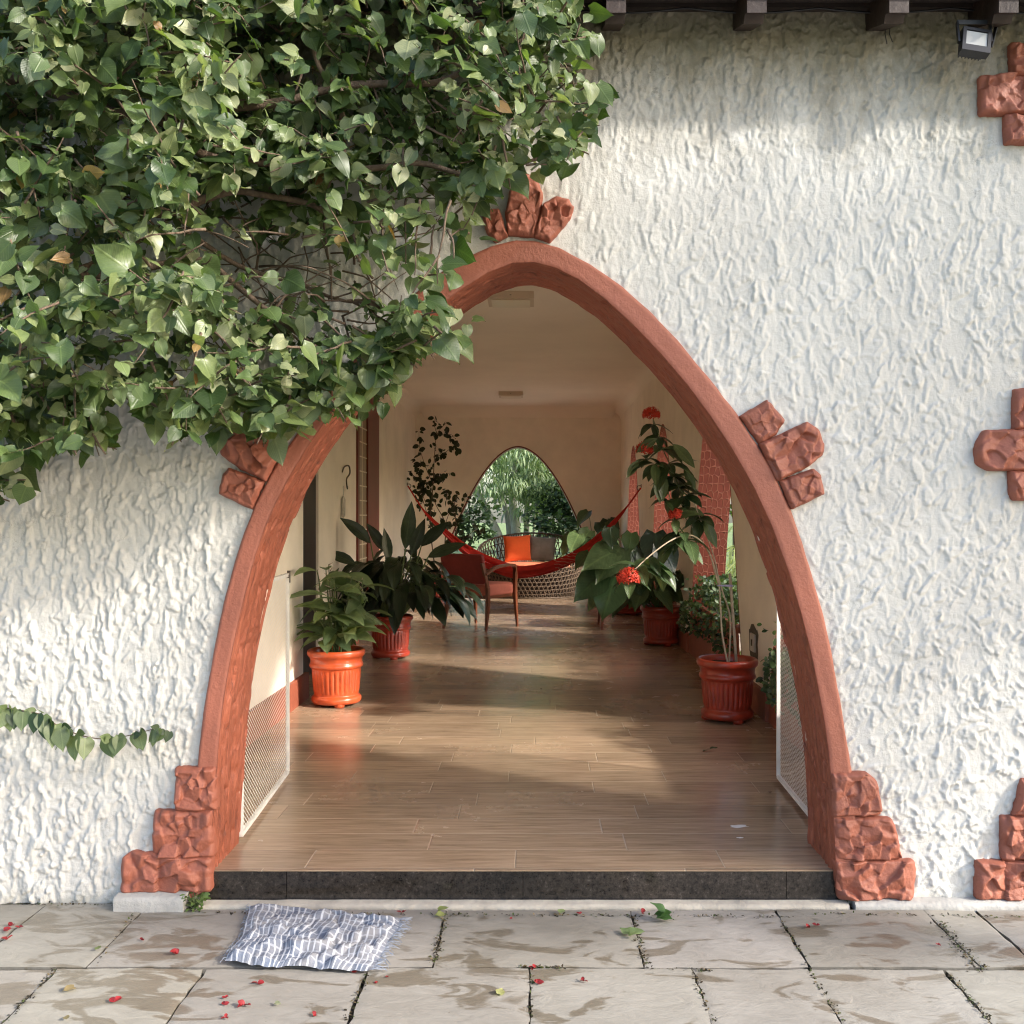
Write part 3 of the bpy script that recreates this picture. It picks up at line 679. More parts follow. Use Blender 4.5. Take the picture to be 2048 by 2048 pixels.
# ================================================================== LEAVES
HEART=[(-.05,.0,0),(0,.52,0),(.05,.78,0),(.13,.95,0),(.25,1.0,0),(.38,.95,0),(.51,.82,0),(.64,.62,0),(.76,.40,0),(.86,.19,0),(.93,.07,0),(1.0,.0,0)]
LANCE=[(0,.05),(.1,.45),(.25,.85),(.42,1.),(.6,.9),(.78,.58),(.9,.27),(1.,0.)]
OVAL=[(0,.08),(.15,.7),(.35,1.),(.6,.95),(.82,.6),(1.,0.)]
STRAP=[(0,.3),(.3,1.),(.65,.8),(1.,0.)]
def leaf(mb,base,d,n,L,Wd,shape='lance',droop=.4,fold=.2,col=(.06,.10,.03),mat=0,cols=3,wave=0.0,twist=0.0,rnd=random):
    """a leaf blade: midrib leaves base along d, upper side faces n, tip bends towards the ground"""
    base=Vector(base); d=Vector(d).normalized(); n=Vector(n); sd=d.cross(n)
    if sd.length<1e-3: sd=d.orthogonal()
    sd.normalize(); n=sd.cross(d).normalized()
    prof={'heart':[(max(0,a),b) for a,b,_ in HEART],'lance':LANCE,'oval':OVAL,'strap':STRAP}[shape]
    rows=[];p=base.copy(); last=0; dd=d.copy(); ph=rnd.uniform(0,6)
    side=[-1,0,1] if cols==3 else [-1,-.55,0,.55,1]
    v=[];uv=[]
    for (s,w) in prof:
        ds=(s-last)*L; last=s
        g=Vector((0,0,-1)); dd=(dd+g*(droop*ds/L)*(1-abs(dd.z)*.3)).normalized()
        if twist:
            sd=(Matrix.Rotation(twist*ds/L,3,dd)@sd)
        sd2=(sd-dd*sd.dot(dd)).normalized(); nn=sd2.cross(dd).normalized()
        p=p+dd*ds
        for t in side:
            q=p+sd2*(t*w*Wd/2)+nn*(fold*abs(t)*w*Wd/2)+nn*(wave*Wd*math.sin(s*9+ph+t*2)*abs(t))
            if shape=='heart' and s<.02: q=q-dd*(L*.10*abs(t)*(w>0.1))
            v.append(q); uv.append((.5+t*.5*w,s))
    nc=len(side); f=[]
    for i in range(len(prof)-1):
        for j in range(nc-1):
            a=i*nc+j; f.append((a,a+1,a+nc+1,a+nc))
    mb.add(v,f,mat,col,uv)
    return p
def rv(s=1.0): return Vector((random.gauss(0,s),random.gauss(0,s),random.gauss(0,s)))
def lerpc(a,b,t): return tuple(x*(1-t)+y*t for x,y in zip(a,b))
def smooth_path(pts,n=12):
    pts=[Vector(p) for p in pts]; out=[]
    P=[pts[0]*2-pts[1]]+pts+[pts[-1]*2-pts[-2]]
    for i in range(1,len(P)-2):
        for k in range(n):
            t=k/n; a,b,c,d=P[i-1],P[i],P[i+1],P[i+2]
            out.append(.5*((2*b)+(-a+c)*t+(2*a-5*b+4*c-d)*t*t+(-a+3*b-3*c+d)*t**3))
    out.append(pts[-1]); return out
# ================================================================== THE BIG VINE
vine=empty('climbing_vine',(-1.9,YW-.1,GZ),0,'large green heart-leaved vine filling the upper left over the wall and arch','vine')
vo=Vector((-1.9,YW-.1,GZ))
POLY=[(-260,-260),(1150,-260),(1160,20),(1150,110),(1165,200),(1195,250),(1150,330),(1085,325),(1030,345),(985,390),(945,470),(880,540),(850,590),(905,690),(850,720),(770,760),(745,830),(640,835),(600,870),(520,880),(455,830),(400,900),(330,870),(290,790),(200,790),(225,900),(150,890),(70,900),(45,960),(20,1000),(-260,1050)]
HOLES=[(430,500,90,60,.78),(610,560,95,65,.80),(530,430,60,40,.6),(1010,420,40,60,.9),(860,480,80,60,.6),(760,400,60,50,.45),(690,640,50,50,.6),(700,560,60,60,.6),(820,560,60,50,.7),(900,180,70,50,.3),(360,420,50,40,.5),(930,420,50,40,.4)]
PP=np.array(POLY,float)
def inside(px,py): return bool(inpoly(np.array([px],float),np.array([py],float),PP)[0])
def unproj(p): return (VX+p.x*FPX/p.y, VY-(p.z-CZ)*FPX/p.y)
rr=random.Random(4)
mbL=MB(); mbB=MB()
G1,G2,G3,G4=(.030,.058,.020),(.085,.130,.042),(.165,.205,.085),(.26,.28,.17)
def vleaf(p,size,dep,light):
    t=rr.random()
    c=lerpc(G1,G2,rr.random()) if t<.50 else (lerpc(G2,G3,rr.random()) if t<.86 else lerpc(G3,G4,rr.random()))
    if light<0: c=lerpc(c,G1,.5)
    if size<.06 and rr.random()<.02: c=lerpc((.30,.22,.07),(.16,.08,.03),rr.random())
    th=rr.gauss(-.0,.95)
    d=Vector((math.sin(th)*.9+.12,-.25+rr.gauss(0,.35),-math.cos(th)*.8+.05))
    n=Vector((rr.gauss(.15,.50),-1.0,rr.gauss(.5,.50)))
    k=rr.random()
    if k<.34: n=Vector((rr.gauss(.6,.6),-.3,rr.gauss(.9,.5)))
    elif k<.44: n=Vector((rr.gauss(-.6,.5),-.5,rr.gauss(-.2,.5)))
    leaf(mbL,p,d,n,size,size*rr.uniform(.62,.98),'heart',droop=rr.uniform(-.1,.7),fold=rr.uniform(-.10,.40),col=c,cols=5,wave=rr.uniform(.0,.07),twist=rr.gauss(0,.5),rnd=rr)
def twig(start,head,L,dep):
    pts=[start]; h=head.normalized(); n=int(L/.035); p=start.copy(); leaves=0
    for i in range(n):
        h=(h+Vector((rr.gauss(0,.10),rr.gauss(0,.06),rr.gauss(0,.10)-.045))).normalized(); p=p+h*.035
        if p.y>YW-.04: p.y=YW-.04; h.y=min(h.y,0)
        if p.y<2.45: h.y=abs(h.y)
        pts.append(p.copy())
        px,py=unproj(p)
        if not inside(px,py): break
        hole=False
        for (hx,hy,ha,hb,pr) in HOLES:
            if ((px-hx)/ha)**2+((py-hy)/hb)**2<1 and rr.random()<pr: hole=True
        if hole: continue
        frac=i/max(1,n)
        for s in (-1,1):
            if rr.random()<.80:
                o=Vector((rr.gauss(0,.3)+s*.5,rr.gauss(-.35,.4),rr.gauss(0,.4)+.1)).normalized()*rr.uniform(.015,.045)
                q=p+o; 
                if q.y>YW-.03: q.y=YW-.03
                sz=rr.choice((.025,.035,.045,.05,.055,.06,.07,.08,.10))*(1.0-.35*frac)*rr.uniform(.85,1.15)
                mbB.tube([p,p+o*.6+Vector((0,0,.004)),q],[.0013,.001,.001],3,1,cap=False)
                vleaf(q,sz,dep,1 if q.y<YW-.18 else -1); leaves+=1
    if len(pts)>2: mbB.tube(pts,[.0045*(1-.75*i/len(pts)) for i in range(len(pts))],5,0)
    return leaves
# main limbs running out of the upper left corner
limbs=[]
def limb(pxs,r0):
    pts=smooth_path([W(a,b,Y) for a,b,Y in pxs],8)
    for i,q in enumerate(pts):
        pts[i]=q+Vector((.012*math.sin(i*.9),.0,.012*math.cos(i*.7)))
    mbB.tube(pts,[r0*(1-.78*i/len(pts)) for i in range(len(pts))],7,0); limbs.append(pts)
limb([(-320,1700,3.33),(-300,1100,3.25),(-200,500,3.1),(60,380,3.1),(330,420,3.0),(520,380,3.05),(720,470,3.1)],.030)
limb([(-200,500,3.1),(0,180,3.0),(280,230,2.95),(600,190,3.0),(900,150,3.0),(1080,60,3.0)],.024)
limb([(-100,450,3.1),(120,560,3.0),(380,520,3.1),(560,640,3.1),(700,760,3.1)],.018)
limb([(-150,520,3.1),(0,700,3.0),(180,760,3.05),(330,830,3.1)],.016)
limb([(280,230,2.95),(500,330,3.0),(800,330,3.05),(1000,350,3.1),(1160,280,3.1)],.015)
limb([(120,560,3.0),(330,470,3.1),(560,560,3.2),(700,600,3.2),(850,650,3.1)],.012)
limb([(120,-100,3.0),(180,120,2.95),(240,240,3.0)],.014)
limb([(500,-150,3.1),(600,60,3.0),(680,190,3.0),(690,330,3.1)],.012)
tot=0; nt_=0
while nt_<1200:
    x=rr.uniform(-250,1190); y=rr.uniform(-250,1000)
    if not inside(x,y): continue
    hole=False
    for (hx,hy,ha,hb,pr) in HOLES:
        if ((x-hx)/ha)**2+((y-hy)/hb)**2<1 and rr.random()<pr: hole=True
    if hole: continue
    dep=rr.uniform(2.62,3.3) if y<760 else rr.uniform(2.9,3.33)
    if x>420: dep=rr.uniform(2.95,3.32)
    if x>850: dep=rr.uniform(2.85,3.3)
    p=W(x,y,dep)
    # heading away from the nearest limb, down and to the right
    h=Vector((rr.gauss(.35,.6),rr.gauss(-.25,.4),rr.gauss(-.1,.5)))
    tot+=twig(p,h,rr.uniform(.12,.34),dep); nt_+=1
# overhanging fringe: leaves that give the lower and right outline
FR=[(1150,60),(1120,20),(1140,110),(1180,240),(1165,215),(1100,300),(1150,300),(1060,320),(1000,350),(960,390),(930,470),(940,400),(860,560),(880,620),(905,670),(870,640),(820,700),(760,780),(740,810),(700,790),(650,800),(600,830),(560,850),(510,850),(480,800),(420,860),(390,840),(340,860),(300,800),(230,870),(190,860),(120,860),(60,880),(20,900),(30,960),(10,980),(250,780),(680,760),(560,800),(620,770),(800,720),(840,680),(0,850),(90,830),(150,820),(440,810)]
for (x,y) in FR:
    for k in range(8):
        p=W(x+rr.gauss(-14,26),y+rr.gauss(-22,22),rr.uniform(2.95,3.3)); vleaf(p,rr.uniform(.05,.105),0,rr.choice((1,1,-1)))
# twigs drawn against the bare wall patches
for k in range(34):
    x=rr.uniform(340,780); y=rr.uniform(380,640); p=W(x,y,rr.uniform(3.1,3.33)); h=Vector((rr.gauss(.5,.8),0,rr.gauss(0,.7))).normalized(); pts=[p]
    for i in range(9): h=(h+rv(.18)).normalized(); p=p+h*.035; p.y=min(max(p.y,2.9),YW-.03); pts.append(p.copy())
    mbB.tube(pts,[.0035*(1-.08*i) for i in range(len(pts))],5,0)
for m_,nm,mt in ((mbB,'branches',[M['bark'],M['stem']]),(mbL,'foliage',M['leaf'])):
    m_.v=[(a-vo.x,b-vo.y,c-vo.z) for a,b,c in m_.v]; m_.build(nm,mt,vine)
print('vine leaves',tot)
# a single trailing shoot lower down
def at0(mb,name,mats,par,o):
    mb.v=[(a-o[0],b-o[1],c-o[2]) for a,b,c in mb.v]; return mb.build(name,mats,par)
o=W(0,1410,3.3); sh=empty('trailing_shoot',o,0,'thin horizontal vine shoot with a row of leaves hanging low on the white wall','vine shoot')
mbL2,mbS=MB(),MB(); pts=smooth_path([W(a,b,3.3) for a,b in ((-80,1440),(0,1418),(35,1420),(85,1430),(110,1448),(160,1470),(215,1478),(270,1468),(310,1458),(338,1462))],6)
mbS.tube(pts,[.0035-.0025*i/len(pts) for i in range(len(pts))],5)
for i,q in enumerate(pts[::2]):
    fr_=i/(len(pts)/2)
    if i%7==3: continue
    for s in (1,-1):
        if s<0 and rr.random()<.25: continue
        size=(.078 if s>0 else .045)*(1-.45*max(0,fr_-.6)/.4)*rr.uniform(.8,1.1)
        d=Vector((rr.gauss(0,.45),-.35,-1 if s>0 else .25)); 
        c=lerpc((.085,.125,.055),(.16,.20,.10),rr.random())
        if rr.random()<.35: c=(.03,.055,.02)
        leaf(mbL2,q+Vector((rr.gauss(0,.012),-.012+rr.gauss(0,.012),0)),d,Vector((rr.gauss(0,.45),-1,.45)),size,size*.85,'heart',.2,.15,c,cols=5,wave=.02,rnd=rr)
at0(mbS,'stem',M['bark'],sh,o); at0(mbL2,'foliage',M['leaf'],sh,o)
# ================================================================== POTS
def pot(root,h=.36,R=.182,mat='pot_orange',feet=True):
    k=h/.36; q=R/.182
    prof=[(.128,.018),(.150,.020),(.158,.034),(.158,.052),(.150,.062),(.140,.070),(.141,.080),(.144,.10),(.152,.20),(.155,.232),(.157,.240),(.167,.246),(.171,.258),(.167,.270),(.163,.276),(.164,.296),(.170,.310),(.181,.320),(.185,.335),(.182,.350),(.172,.358),(.162,.352),(.156,.330),(.152,.305)]
    pr=[]
    for (a,b),(c,d) in zip(prof[:-1],prof[1:]):
        st=6 if d-b>.05 else 2
        for i in range(st): pr.append((a+(c-a)*i/st,b+(d-b)*i/st))
    pr.append(prof[-1])
    def mod(r,z,a,j):
        if .085<z<.228:
            e=min(1,(z-.085)/.012,(.228-z)/.012); f=abs(math.sin(a*15)); return (r+(-.0085*(1-f**.7)+.002)*e)*q
        return r*q
    mb=MB(); mb.lathe([(r,z) for r,z in pr],(0,0,0),210,mod=mod); mb.v=[(x,y,z*k) for x,y,z in mb.v]
    mb.build('pot',M[mat],root)
    mb=MB()
    for i in range(3):
        a=PI/2*-1+i*2*PI/3+.35; mb.lathe([(.028,0),(.033,.010),(.030,.03)],(.122*q*math.cos(a),.122*q*math.sin(a),0),12); 
    for i in range(3):
        pass
    for i in range(3):
        a=PI/2*-1+i*2*PI/3+.35; m2=MB(); m2.lathe([(.001,0),(.028,0),(.034,.012),(.030,.03)],(.122*q*math.cos(a),.122*q*math.sin(a),0),14); m2.build('foot',M[mat],root)
    mb=MB(); P=[(0,0,.318*k)]; 
    for r in range(1,6):
        for s in range(30): a=2*PI*s/30; P.append((.154*q*r/5*math.cos(a),.154*q*r/5*math.sin(a),(.318+.01*random.random())*k))
    f=[(0,1+s,1+(s+1)%30) for s in range(30)]
    for r in range(4):
        for s in range(30): f.append((1+r*30+s,1+(r+1)*30+s,1+(r+1)*30+(s+1)%30,1+r*30+(s+1)%30))
    mb.add(P,f); mb.build('soil',M['soil'],root)
def rel(p,root): return Vector(p)-root.location
# 1. broad-leaved plant, front left
random.seed(21)
r1=empty('potted_plant',(-1.275,6.42,0),0,'bright orange fluted pot with broad green leaves, nearest pot on the left','potted plant')
pot(r1)
ms,ml=MB(),MB()
for k in range(19):
    a=2*PI*k/19+random.gauss(0,.2); b=Vector((.09*math.cos(a)*random.random(),.09*math.sin(a)*random.random(),.32))
    hh=random.uniform(.16,.56); lean=Vector((math.cos(a),math.sin(a),0))*random.uniform(.02,.17); top=b+lean+Vector((0,0,hh))
    pts=smooth_path([b,b+lean*.35+Vector((0,0,hh*.5)),top],6); ms.tube(pts,[.007-.004*i/len(pts) for i in range(len(pts))],6)
    nl=random.randint(3,5)
    for i in range(nl):
        t=.35+.65*i/(nl-1); q=pts[min(len(pts)-1,int(t*(len(pts)-1)))]; aa=a+random.gauss(0,1.0)+i*2.2
        up=random.uniform(.1,.9); d=Vector((math.cos(aa),math.sin(aa),up)); c=lerpc((.06,.10,.045),(.20,.27,.13),random.random())
        L=random.uniform(.22,.36); leaf(ml,q,d,Vector((math.cos(aa+.3)*-.3,math.sin(aa)*-.3-.3,1))+rv(.25),L,L*random.uniform(.28,.38),'lance',random.uniform(.6,1.8),.22,c,cols=5,wave=.02,twist=random.gauss(0,.4))
for (dx,hz) in ((-.12,.86),(-.05,.90),(.17,.80),(.10,.74)):
    pts=smooth_path([(dx*.3,0,.32),(dx*.8,.02,.6),(dx,0,hz)],8); ms.tube(pts,[.005-.003*i/len(pts) for i in range(len(pts))],5)
    for i in range(7):
        q=pts[-1-i]+rv(.004); ms.tube([q,q+Vector((random.gauss(0,.02),random.gauss(0,.02),.014))],[.004,.002],5,1)
    leaf(ml,pts[-8],Vector((random.gauss(0,1),-.5,.4)),(0,0,1),.13,.045,'lance',1.0,.2,(.05,.085,.03))
ms.build('stems',[M['stem'],M['stem_pale']],r1); ml.build('foliage',M['leaf_soft'],r1)
# 2. large dark plant behind it
random.seed(5)
r2=empty('potted_plant',(-1.235,8.55,0),0,'big dark glossy plant with drooping leaves in a red pot beside the armchair','potted plant')
pot(r2,.37,.19,'pot_red')
ms,ml=MB(),MB()
for k in range(125):
    a=random.uniform(0,2*PI); q0=Vector((.07*math.cos(a),.07*math.sin(a),.33))
    R=random.uniform(.08,.46); hh=random.uniform(.30,.66)-R*.45; sx=1.12 if math.cos(a)>0 else .75
    tp=Vector((math.cos(a)*R*sx+.08,math.sin(a)*R*.8,.33+max(.08,hh)))
    pts=smooth_path([q0,(q0+tp)/2+Vector((0,0,.10)),tp],5); ms.tube(pts,[.006,.005,.005,.005,.004,.004,.004,.003,.003,.003,.003][:len(pts)],5)
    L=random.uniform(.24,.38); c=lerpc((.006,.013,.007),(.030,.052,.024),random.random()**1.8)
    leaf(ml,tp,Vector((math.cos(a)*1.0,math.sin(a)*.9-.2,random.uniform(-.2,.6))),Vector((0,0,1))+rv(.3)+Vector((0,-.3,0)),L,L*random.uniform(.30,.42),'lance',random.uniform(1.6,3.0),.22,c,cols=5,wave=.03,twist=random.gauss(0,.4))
for (dx,dy,hz,ln,th) in ((.12,.05,.93,.42,.12),(-.17,0,.98,.34,-.7),(-.06,.1,.90,.30,-.45),(.32,.0,.86,.36,1.0),(.18,-.02,.88,.34,.3),(-.3,0,.8,.3,-1.0),(.0,-.1,.82,.3,-.1),(.25,.1,.95,.34,.7)):
    pts=smooth_path([(dx*.2,dy,.33),(dx*.6,dy,.6),(dx,dy,hz)],6); ms.tube(pts,.006,5)
    leaf(ml,pts[-1],Vector((math.sin(th),-.1,math.cos(th))),Vector((random.gauss(.4,.3),-1,.3)),ln,ln*.32,'lance',.5,.25,lerpc((.010,.022,.010),(.03,.05,.022),random.random()),cols=5,wave=.02)
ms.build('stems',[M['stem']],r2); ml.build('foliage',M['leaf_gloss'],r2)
# 3. flowering shrub in the front right pot
random.seed(9)
r3=empty('potted_plant',(1.14,5.93,0),0,'lanky tied stems with scarlet flower heads in the red pot nearest the right gate','potted plant')
pot(r3,.37,.178,'pot_red')
ms,ml=MB(),MB()
def Q(x,y,Y=5.9):                       # read in the enlarged crop of the right half
    return rel(W(x/2.76+1060,y/2.76+740,Y),r3)
stemsQ=[[(1095,1640,5.9),(1060,1450,5.88),(1045,1200,5.87),(1015,1030,5.84),(950,850,5.82),(895,705,5.8)],
        [(1098,1640,5.94),(1105,1380,5.95),(1065,1230,5.9),(1010,1060,5.86),(940,930,5.83),(845,800,5.8)],
        [(1042,1190,5.87),(990,1010,5.8),(925,930,5.72),(860,912,5.66),(770,945,5.6),(655,1030,5.55),(560,1120,5.5)],
        [(895,705,5.8),(830,660,5.82),(790,560,5.82),(735,440,5.84),(705,340,5.84),(680,270,5.84)],
        [(735,440,5.84),(680,440,5.82),(630,450,5.8)],[(845,800,5.8),(800,760,5.8),(770,700,5.8),(750,600,5.82)],[(860,912,5.66),(820,860,5.7),(800,810,5.72)]]
paths=[]
for i,sq in enumerate(stemsQ):
    pts=smooth_path([Q(*p) for p in sq],8); r0=.0062 if i<3 else .0045
    ms.tube(pts,[r0*(1-.5*j/len(pts)) for j in range(len(pts))],6,0 if i<3 else 1); paths.append(pts)
pts=[Q(1140,1640,5.95),Q(1120,1350,5.95),Q(1103,1125,5.93)]; st=MB(); st.tube(smooth_path(pts,4),[.009]*9,8); 
def whorl(mb,c,n,L,w,cen,colr=((.02,.045,.018),(.07,.11,.045)),spread=1.0,dr=.9):
    for k in range(n):
        a=2*PI*k/n+random.gauss(0,.3); d=Vector((math.cos(a),math.sin(a)*.8,random.gauss(.1,.3)))*spread+Vector(cen)
        l=L*random.uniform(.75,1.15); leaf(mb,c,d,Vector((0,-.35,1))+rv(.3),l,l*w,'lance',dr*random.uniform(.5,1.4),.25,lerpc(*colr,random.random()**1.4),cols=5,wave=.02)
for (x,y,Y,n,L) in ((680,300,5.84,5,.13),(710,370,5.84,5,.14),(735,440,5.84,6,.17),(760,520,5.83,7,.19),(790,590,5.82,8,.18),(820,650,5.82,7,.16),(850,700,5.8,5,.15),(690,520,5.8,5,.16),(640,490,5.8,4,.12),(880,760,5.82,4,.16),(920,830,5.82,5,.16),(760,720,5.8,4,.16),(950,800,5.85,3,.17),
    (840,900,5.7,6,.19),(800,950,5.68,5,.19),(870,940,5.7,4,.2),(660,1040,5.55,5,.2),(600,1090,5.52,6,.2),(700,1080,5.56,4,.2),(560,1150,5.5,4,.16),(800,830,5.7,4,.14)):
    whorl(ml,Q(x,y,Y),n,L,.38,(0,0,-.15),dr=1.2)
for (x,y,L,th) in ((700,600,.17,0.1),(735,590,.17,-.05),(850,560,.15,.5),(600,520,.13,-.7),(790,430,.19,.8),(960,850,.18,.45),(700,400,.15,-1.1)):
    leaf(ml,Q(x,y-20,5.78),Vector((math.sin(th),-.2,-math.cos(th))),(0.2,-1,.35),L,L*.38,'lance',.3,.2,lerpc((.03,.055,.02),(.09,.13,.055),random.random()),cols=5,wave=.02)
def flowerhead(mb,c,R,n=150):
    for k in range(n):
        d=rv(1); d.normalize(); d.y-=.15; d.z=abs(d.z)*.9-.25+d.z*.2; d.normalize(); e=c+d*R*random.uniform(.72,1.0)
        mb.tube([c+d*R*.3,e],[.0012,.0015],3,0,cap=False)
        s=d.orthogonal().normalized(); s=Matrix.Rotation(random.uniform(0,6),3,d)@s; t=d.cross(s)
        for q in (s,t,-s,-t): mb.add([e,e+q*.006+t*.003+d*.003,e+q*.015+d*.004,e+q*.006-t*.003+d*.003],[(0,1,2,3)],0)
for (x,y,Y,R) in ((668,250,5.84,.052),(632,442,5.8,.052),(805,805,5.72,.045),(545,1155,5.45,.066)):
    mf=MB(); flowerhead(mf,Q(x,y,Y),R,190); mf.build('flower',M['flower'],r3)
ms.build('stems',[M['stem_pale'],M['stem']],r3); ml.build('foliage',M['leaf_gloss'],r3); st.build('stake',M['stem_pale'],r3)
tm=MB(); c0=Q(1070,1190,5.88)
tm.tube([c0+Vector((math.cos(a)*.045+.004,math.sin(a)*.02-.01,.002*math.sin(a*2))) for a in [2*PI*i/20 for i in range(21)]],.004,5); tm.build('tie',simple('pale_lilac_tie',(.42,.36,.60),.6),r3)
# 4. pot behind it, dry stalks and heart-shaped anthurium leaves
def anthurium(root,seed,n,R,hz,L,cx=0,cy=0,red=2,base=.33,dark=0.0,bias=(0,0)):
    random.seed(seed); ms,ml=MB(),MB(); mf=MB()
    for k in range(n):
        a=2*PI*k/n+random.gauss(0,.4); rr_=R*random.uniform(.25,1); z=base+hz*random.uniform(.25,1)*(1-.35*rr_/R)
        tp=Vector((cx+rr_*math.cos(a)+bias[0]*rr_/R,cy+rr_*math.sin(a)*.7+bias[1],z)); q0=Vector((.05*math.cos(a),.05*math.sin(a),base-.02))
        pts=smooth_path([q0,q0*.4+tp*.6+Vector((0,0,.10)),tp],5); ms.tube(pts,.0045,5)
        l=L*random.uniform(.65,1.1); c=lerpc((.015,.032,.013),(.10,.16,.065),max(0,random.random()**1.3-dark))
        d=Vector((math.cos(a)*.6+random.gauss(0,.3),-.35,-.7)); nn=Vector((math.cos(a)*.4,-.8,.6))+rv(.25)
        leaf(ml,tp,d,nn,l,l*.82,'heart',random.uniform(.1,.6),.2,c,cols=5,wave=.03)
    for k in range(red):
        a=random.uniform(0,6.28); tp=Vector((cx+R*.5*math.cos(a),cy-.05,base+hz*random.uniform(.5,.95))); ms.tube([(0,0,base),tp],.003,4)
        leaf(mf,tp,(random.gauss(0,.8),-.5,-.2),(0,-.8,.6),.10,.08,'heart',.2,.2,(1,1,1)); mf.tube([tp,tp+Vector((.01,-.03,.06))],[.005,.003],6)
    ms.build('stems',[M['stem']],root); ml.build('foliage',M['leaf_gloss'],root)
    if red: mf.build('flower',M['petal'],root)
r4=empty('potted_plant',(1.19,9.45,0),0,'red pot with dry spiky stalks and big heart-shaped leaves, second along the right wall','potted plant')
pot(r4,.37,.195,'pot_red'); anthurium(r4,31,20,.42,.62,.30,cx=-.12,cy=-.15,red=2,bias=(-.12,0))
md=MB(); random.seed(2)
for k in range(26):
    a=random.uniform(0,6.28); md.tube(smooth_path([(0,0,.32),(.05*math.cos(a),.05*math.sin(a),.42),(.13*math.cos(a),.13*math.sin(a),random.uniform(.38,.55))],4),[.004]*5+[.002]*4,4)
md.build('dry_stalks',M['dryleaf'],r4)
r5=empty('potted_plant',(1.16,12.45,0),0,'far red pot against the right wall with arching heart-shaped leaves under the hammock','potted plant')
pot(r5,.30,.22,'pot_red'); anthurium(r5,12,22,.48,.75,.30,cx=-.05,cy=-.2,red=3,base=.27)
# big low leaves leaning into the corridor belong to the same kind of plant in a low bowl
r6=r4
random.seed(77); ml,ms=MB(),MB()
for (x,y,L,th,cc) in ((470,1140,.42,-.35,(.03,.065,.025)),(400,1130,.36,-.95,(.018,.04,.016)),(500,980,.40,-.7,(.05,.085,.04)),(470,1000,.36,-1.2,(.06,.10,.045)),(560,1000,.26,.4,(.02,.04,.018)),(440,870,.20,.1,(.02,.04,.02)),(690,900,.34,.0,(.010,.022,.012)),(720,960,.3,.5,(.014,.028,.014)),(650,1000,.2,-.6,(.03,.05,.02)),(560,900,.2,-.2,(.03,.06,.02))):
    tp=rel(W(x/2.76+1060,y/2.76+740,8.75),r6); q0=Vector((-.03,-.03,.33)); pts=smooth_path([q0,(q0+tp)/2+Vector((.02,0,.10)),tp],6); ms.tube(pts,.006,5)
    leaf(ml,tp,Vector((math.sin(th),-.25,-math.cos(th))),Vector((.25*th,-1,.45)),L,L*.80,'heart',.35,.12,cc,cols=5,wave=.03,twist=random.gauss(0,.2))
ms.build('leaf_stalks',[M['stem']],r6); ml.build('large_leaves',M['leaf_gloss'],r6)
r7=empty('potted_plant',(.98,15.35,0),0,'dark red pot with tall glossy heart-shaped leaves between the wicker sofa and right wall','potted plant')
pot(r7,.42,.24,'pot_red'); anthurium(r7,8,26,.46,1.05,.32,cx=-.02,cy=-.1,red=0,base=.38)
# 5. slender shrub in the back left corner
random.seed(14)
r8=empty('potted_tree',(-1.52,14.9,0),0,'slender small-leaved tree in the far left corner, dark against the back wall','small tree')
pot(r8,.40,.22,'pot_red')
ms,ml=MB(),MB()
def C3(x,y,Y=15.0): return rel(W(x/3.716+780,y/3.716+780,Y),r8)
BR=[[(330,1300),(300,1000),(320,700),(330,500),(350,330),(420,240)],[(320,700),(260,560),(220,420),(215,310)],[(330,500),(400,470),(470,420),(500,415)],[(350,330),(330,260),(335,205)],[(330,640),(380,640),(440,620)],[(300,1000),(230,760),(215,600),(230,520)],[(400,1250),(410,1000),(340,850),(300,700)],[(500,1200),(490,1000),(480,850),(500,750)],[(490,1000),(540,880),(560,780)],[(480,850),(430,800),(420,750)],[(300,900),(250,800),(240,700)],[(400,1150),(560,1090),(640,1040),(690,1060)],[(350,340),(440,330),(480,345)],[(320,700),(360,650),(380,690)],[(410,1000),(450,900),(520,860)]]
for i,b in enumerate(BR):
    pts=smooth_path([C3(x,y,15.0+random.uniform(-.15,.15) if k else 15.0) for k,(x,y) in enumerate(b)],5); ms.tube(pts,[.010*(1-.7*j/len(pts))*(1 if i in (0,6,7) else .6) for j in range(len(pts))],5)
    for j,q in enumerate(pts):
        if j<4 and i in (0,6,7): continue
        for k in range(random.choice((0,1,1,2,3))):
            d=rv(1); d.z=d.z*.6-.35; L=random.uniform(.065,.115); leaf(ml,q+rv(.03),d,Vector((random.gauss(0,.5),-.9,.5))+rv(.3),L,L*.62,'oval',.5,.25,(.022,.032,.018))
for k in range(70):
    x=random.gauss(250,50); y=random.gauss(700,110)
    q=C3(x,y,15.0+random.uniform(-.2,.2)); L=random.uniform(.06,.10); leaf(ml,q,rv(1),rv(.4)+Vector((0,-1,.4)),L,L*.62,'oval',.5,.25,(.020,.030,.016))
ms.build('branches',[M['bark']],r8); ml.build('foliage',M['leaf_small'],r8)
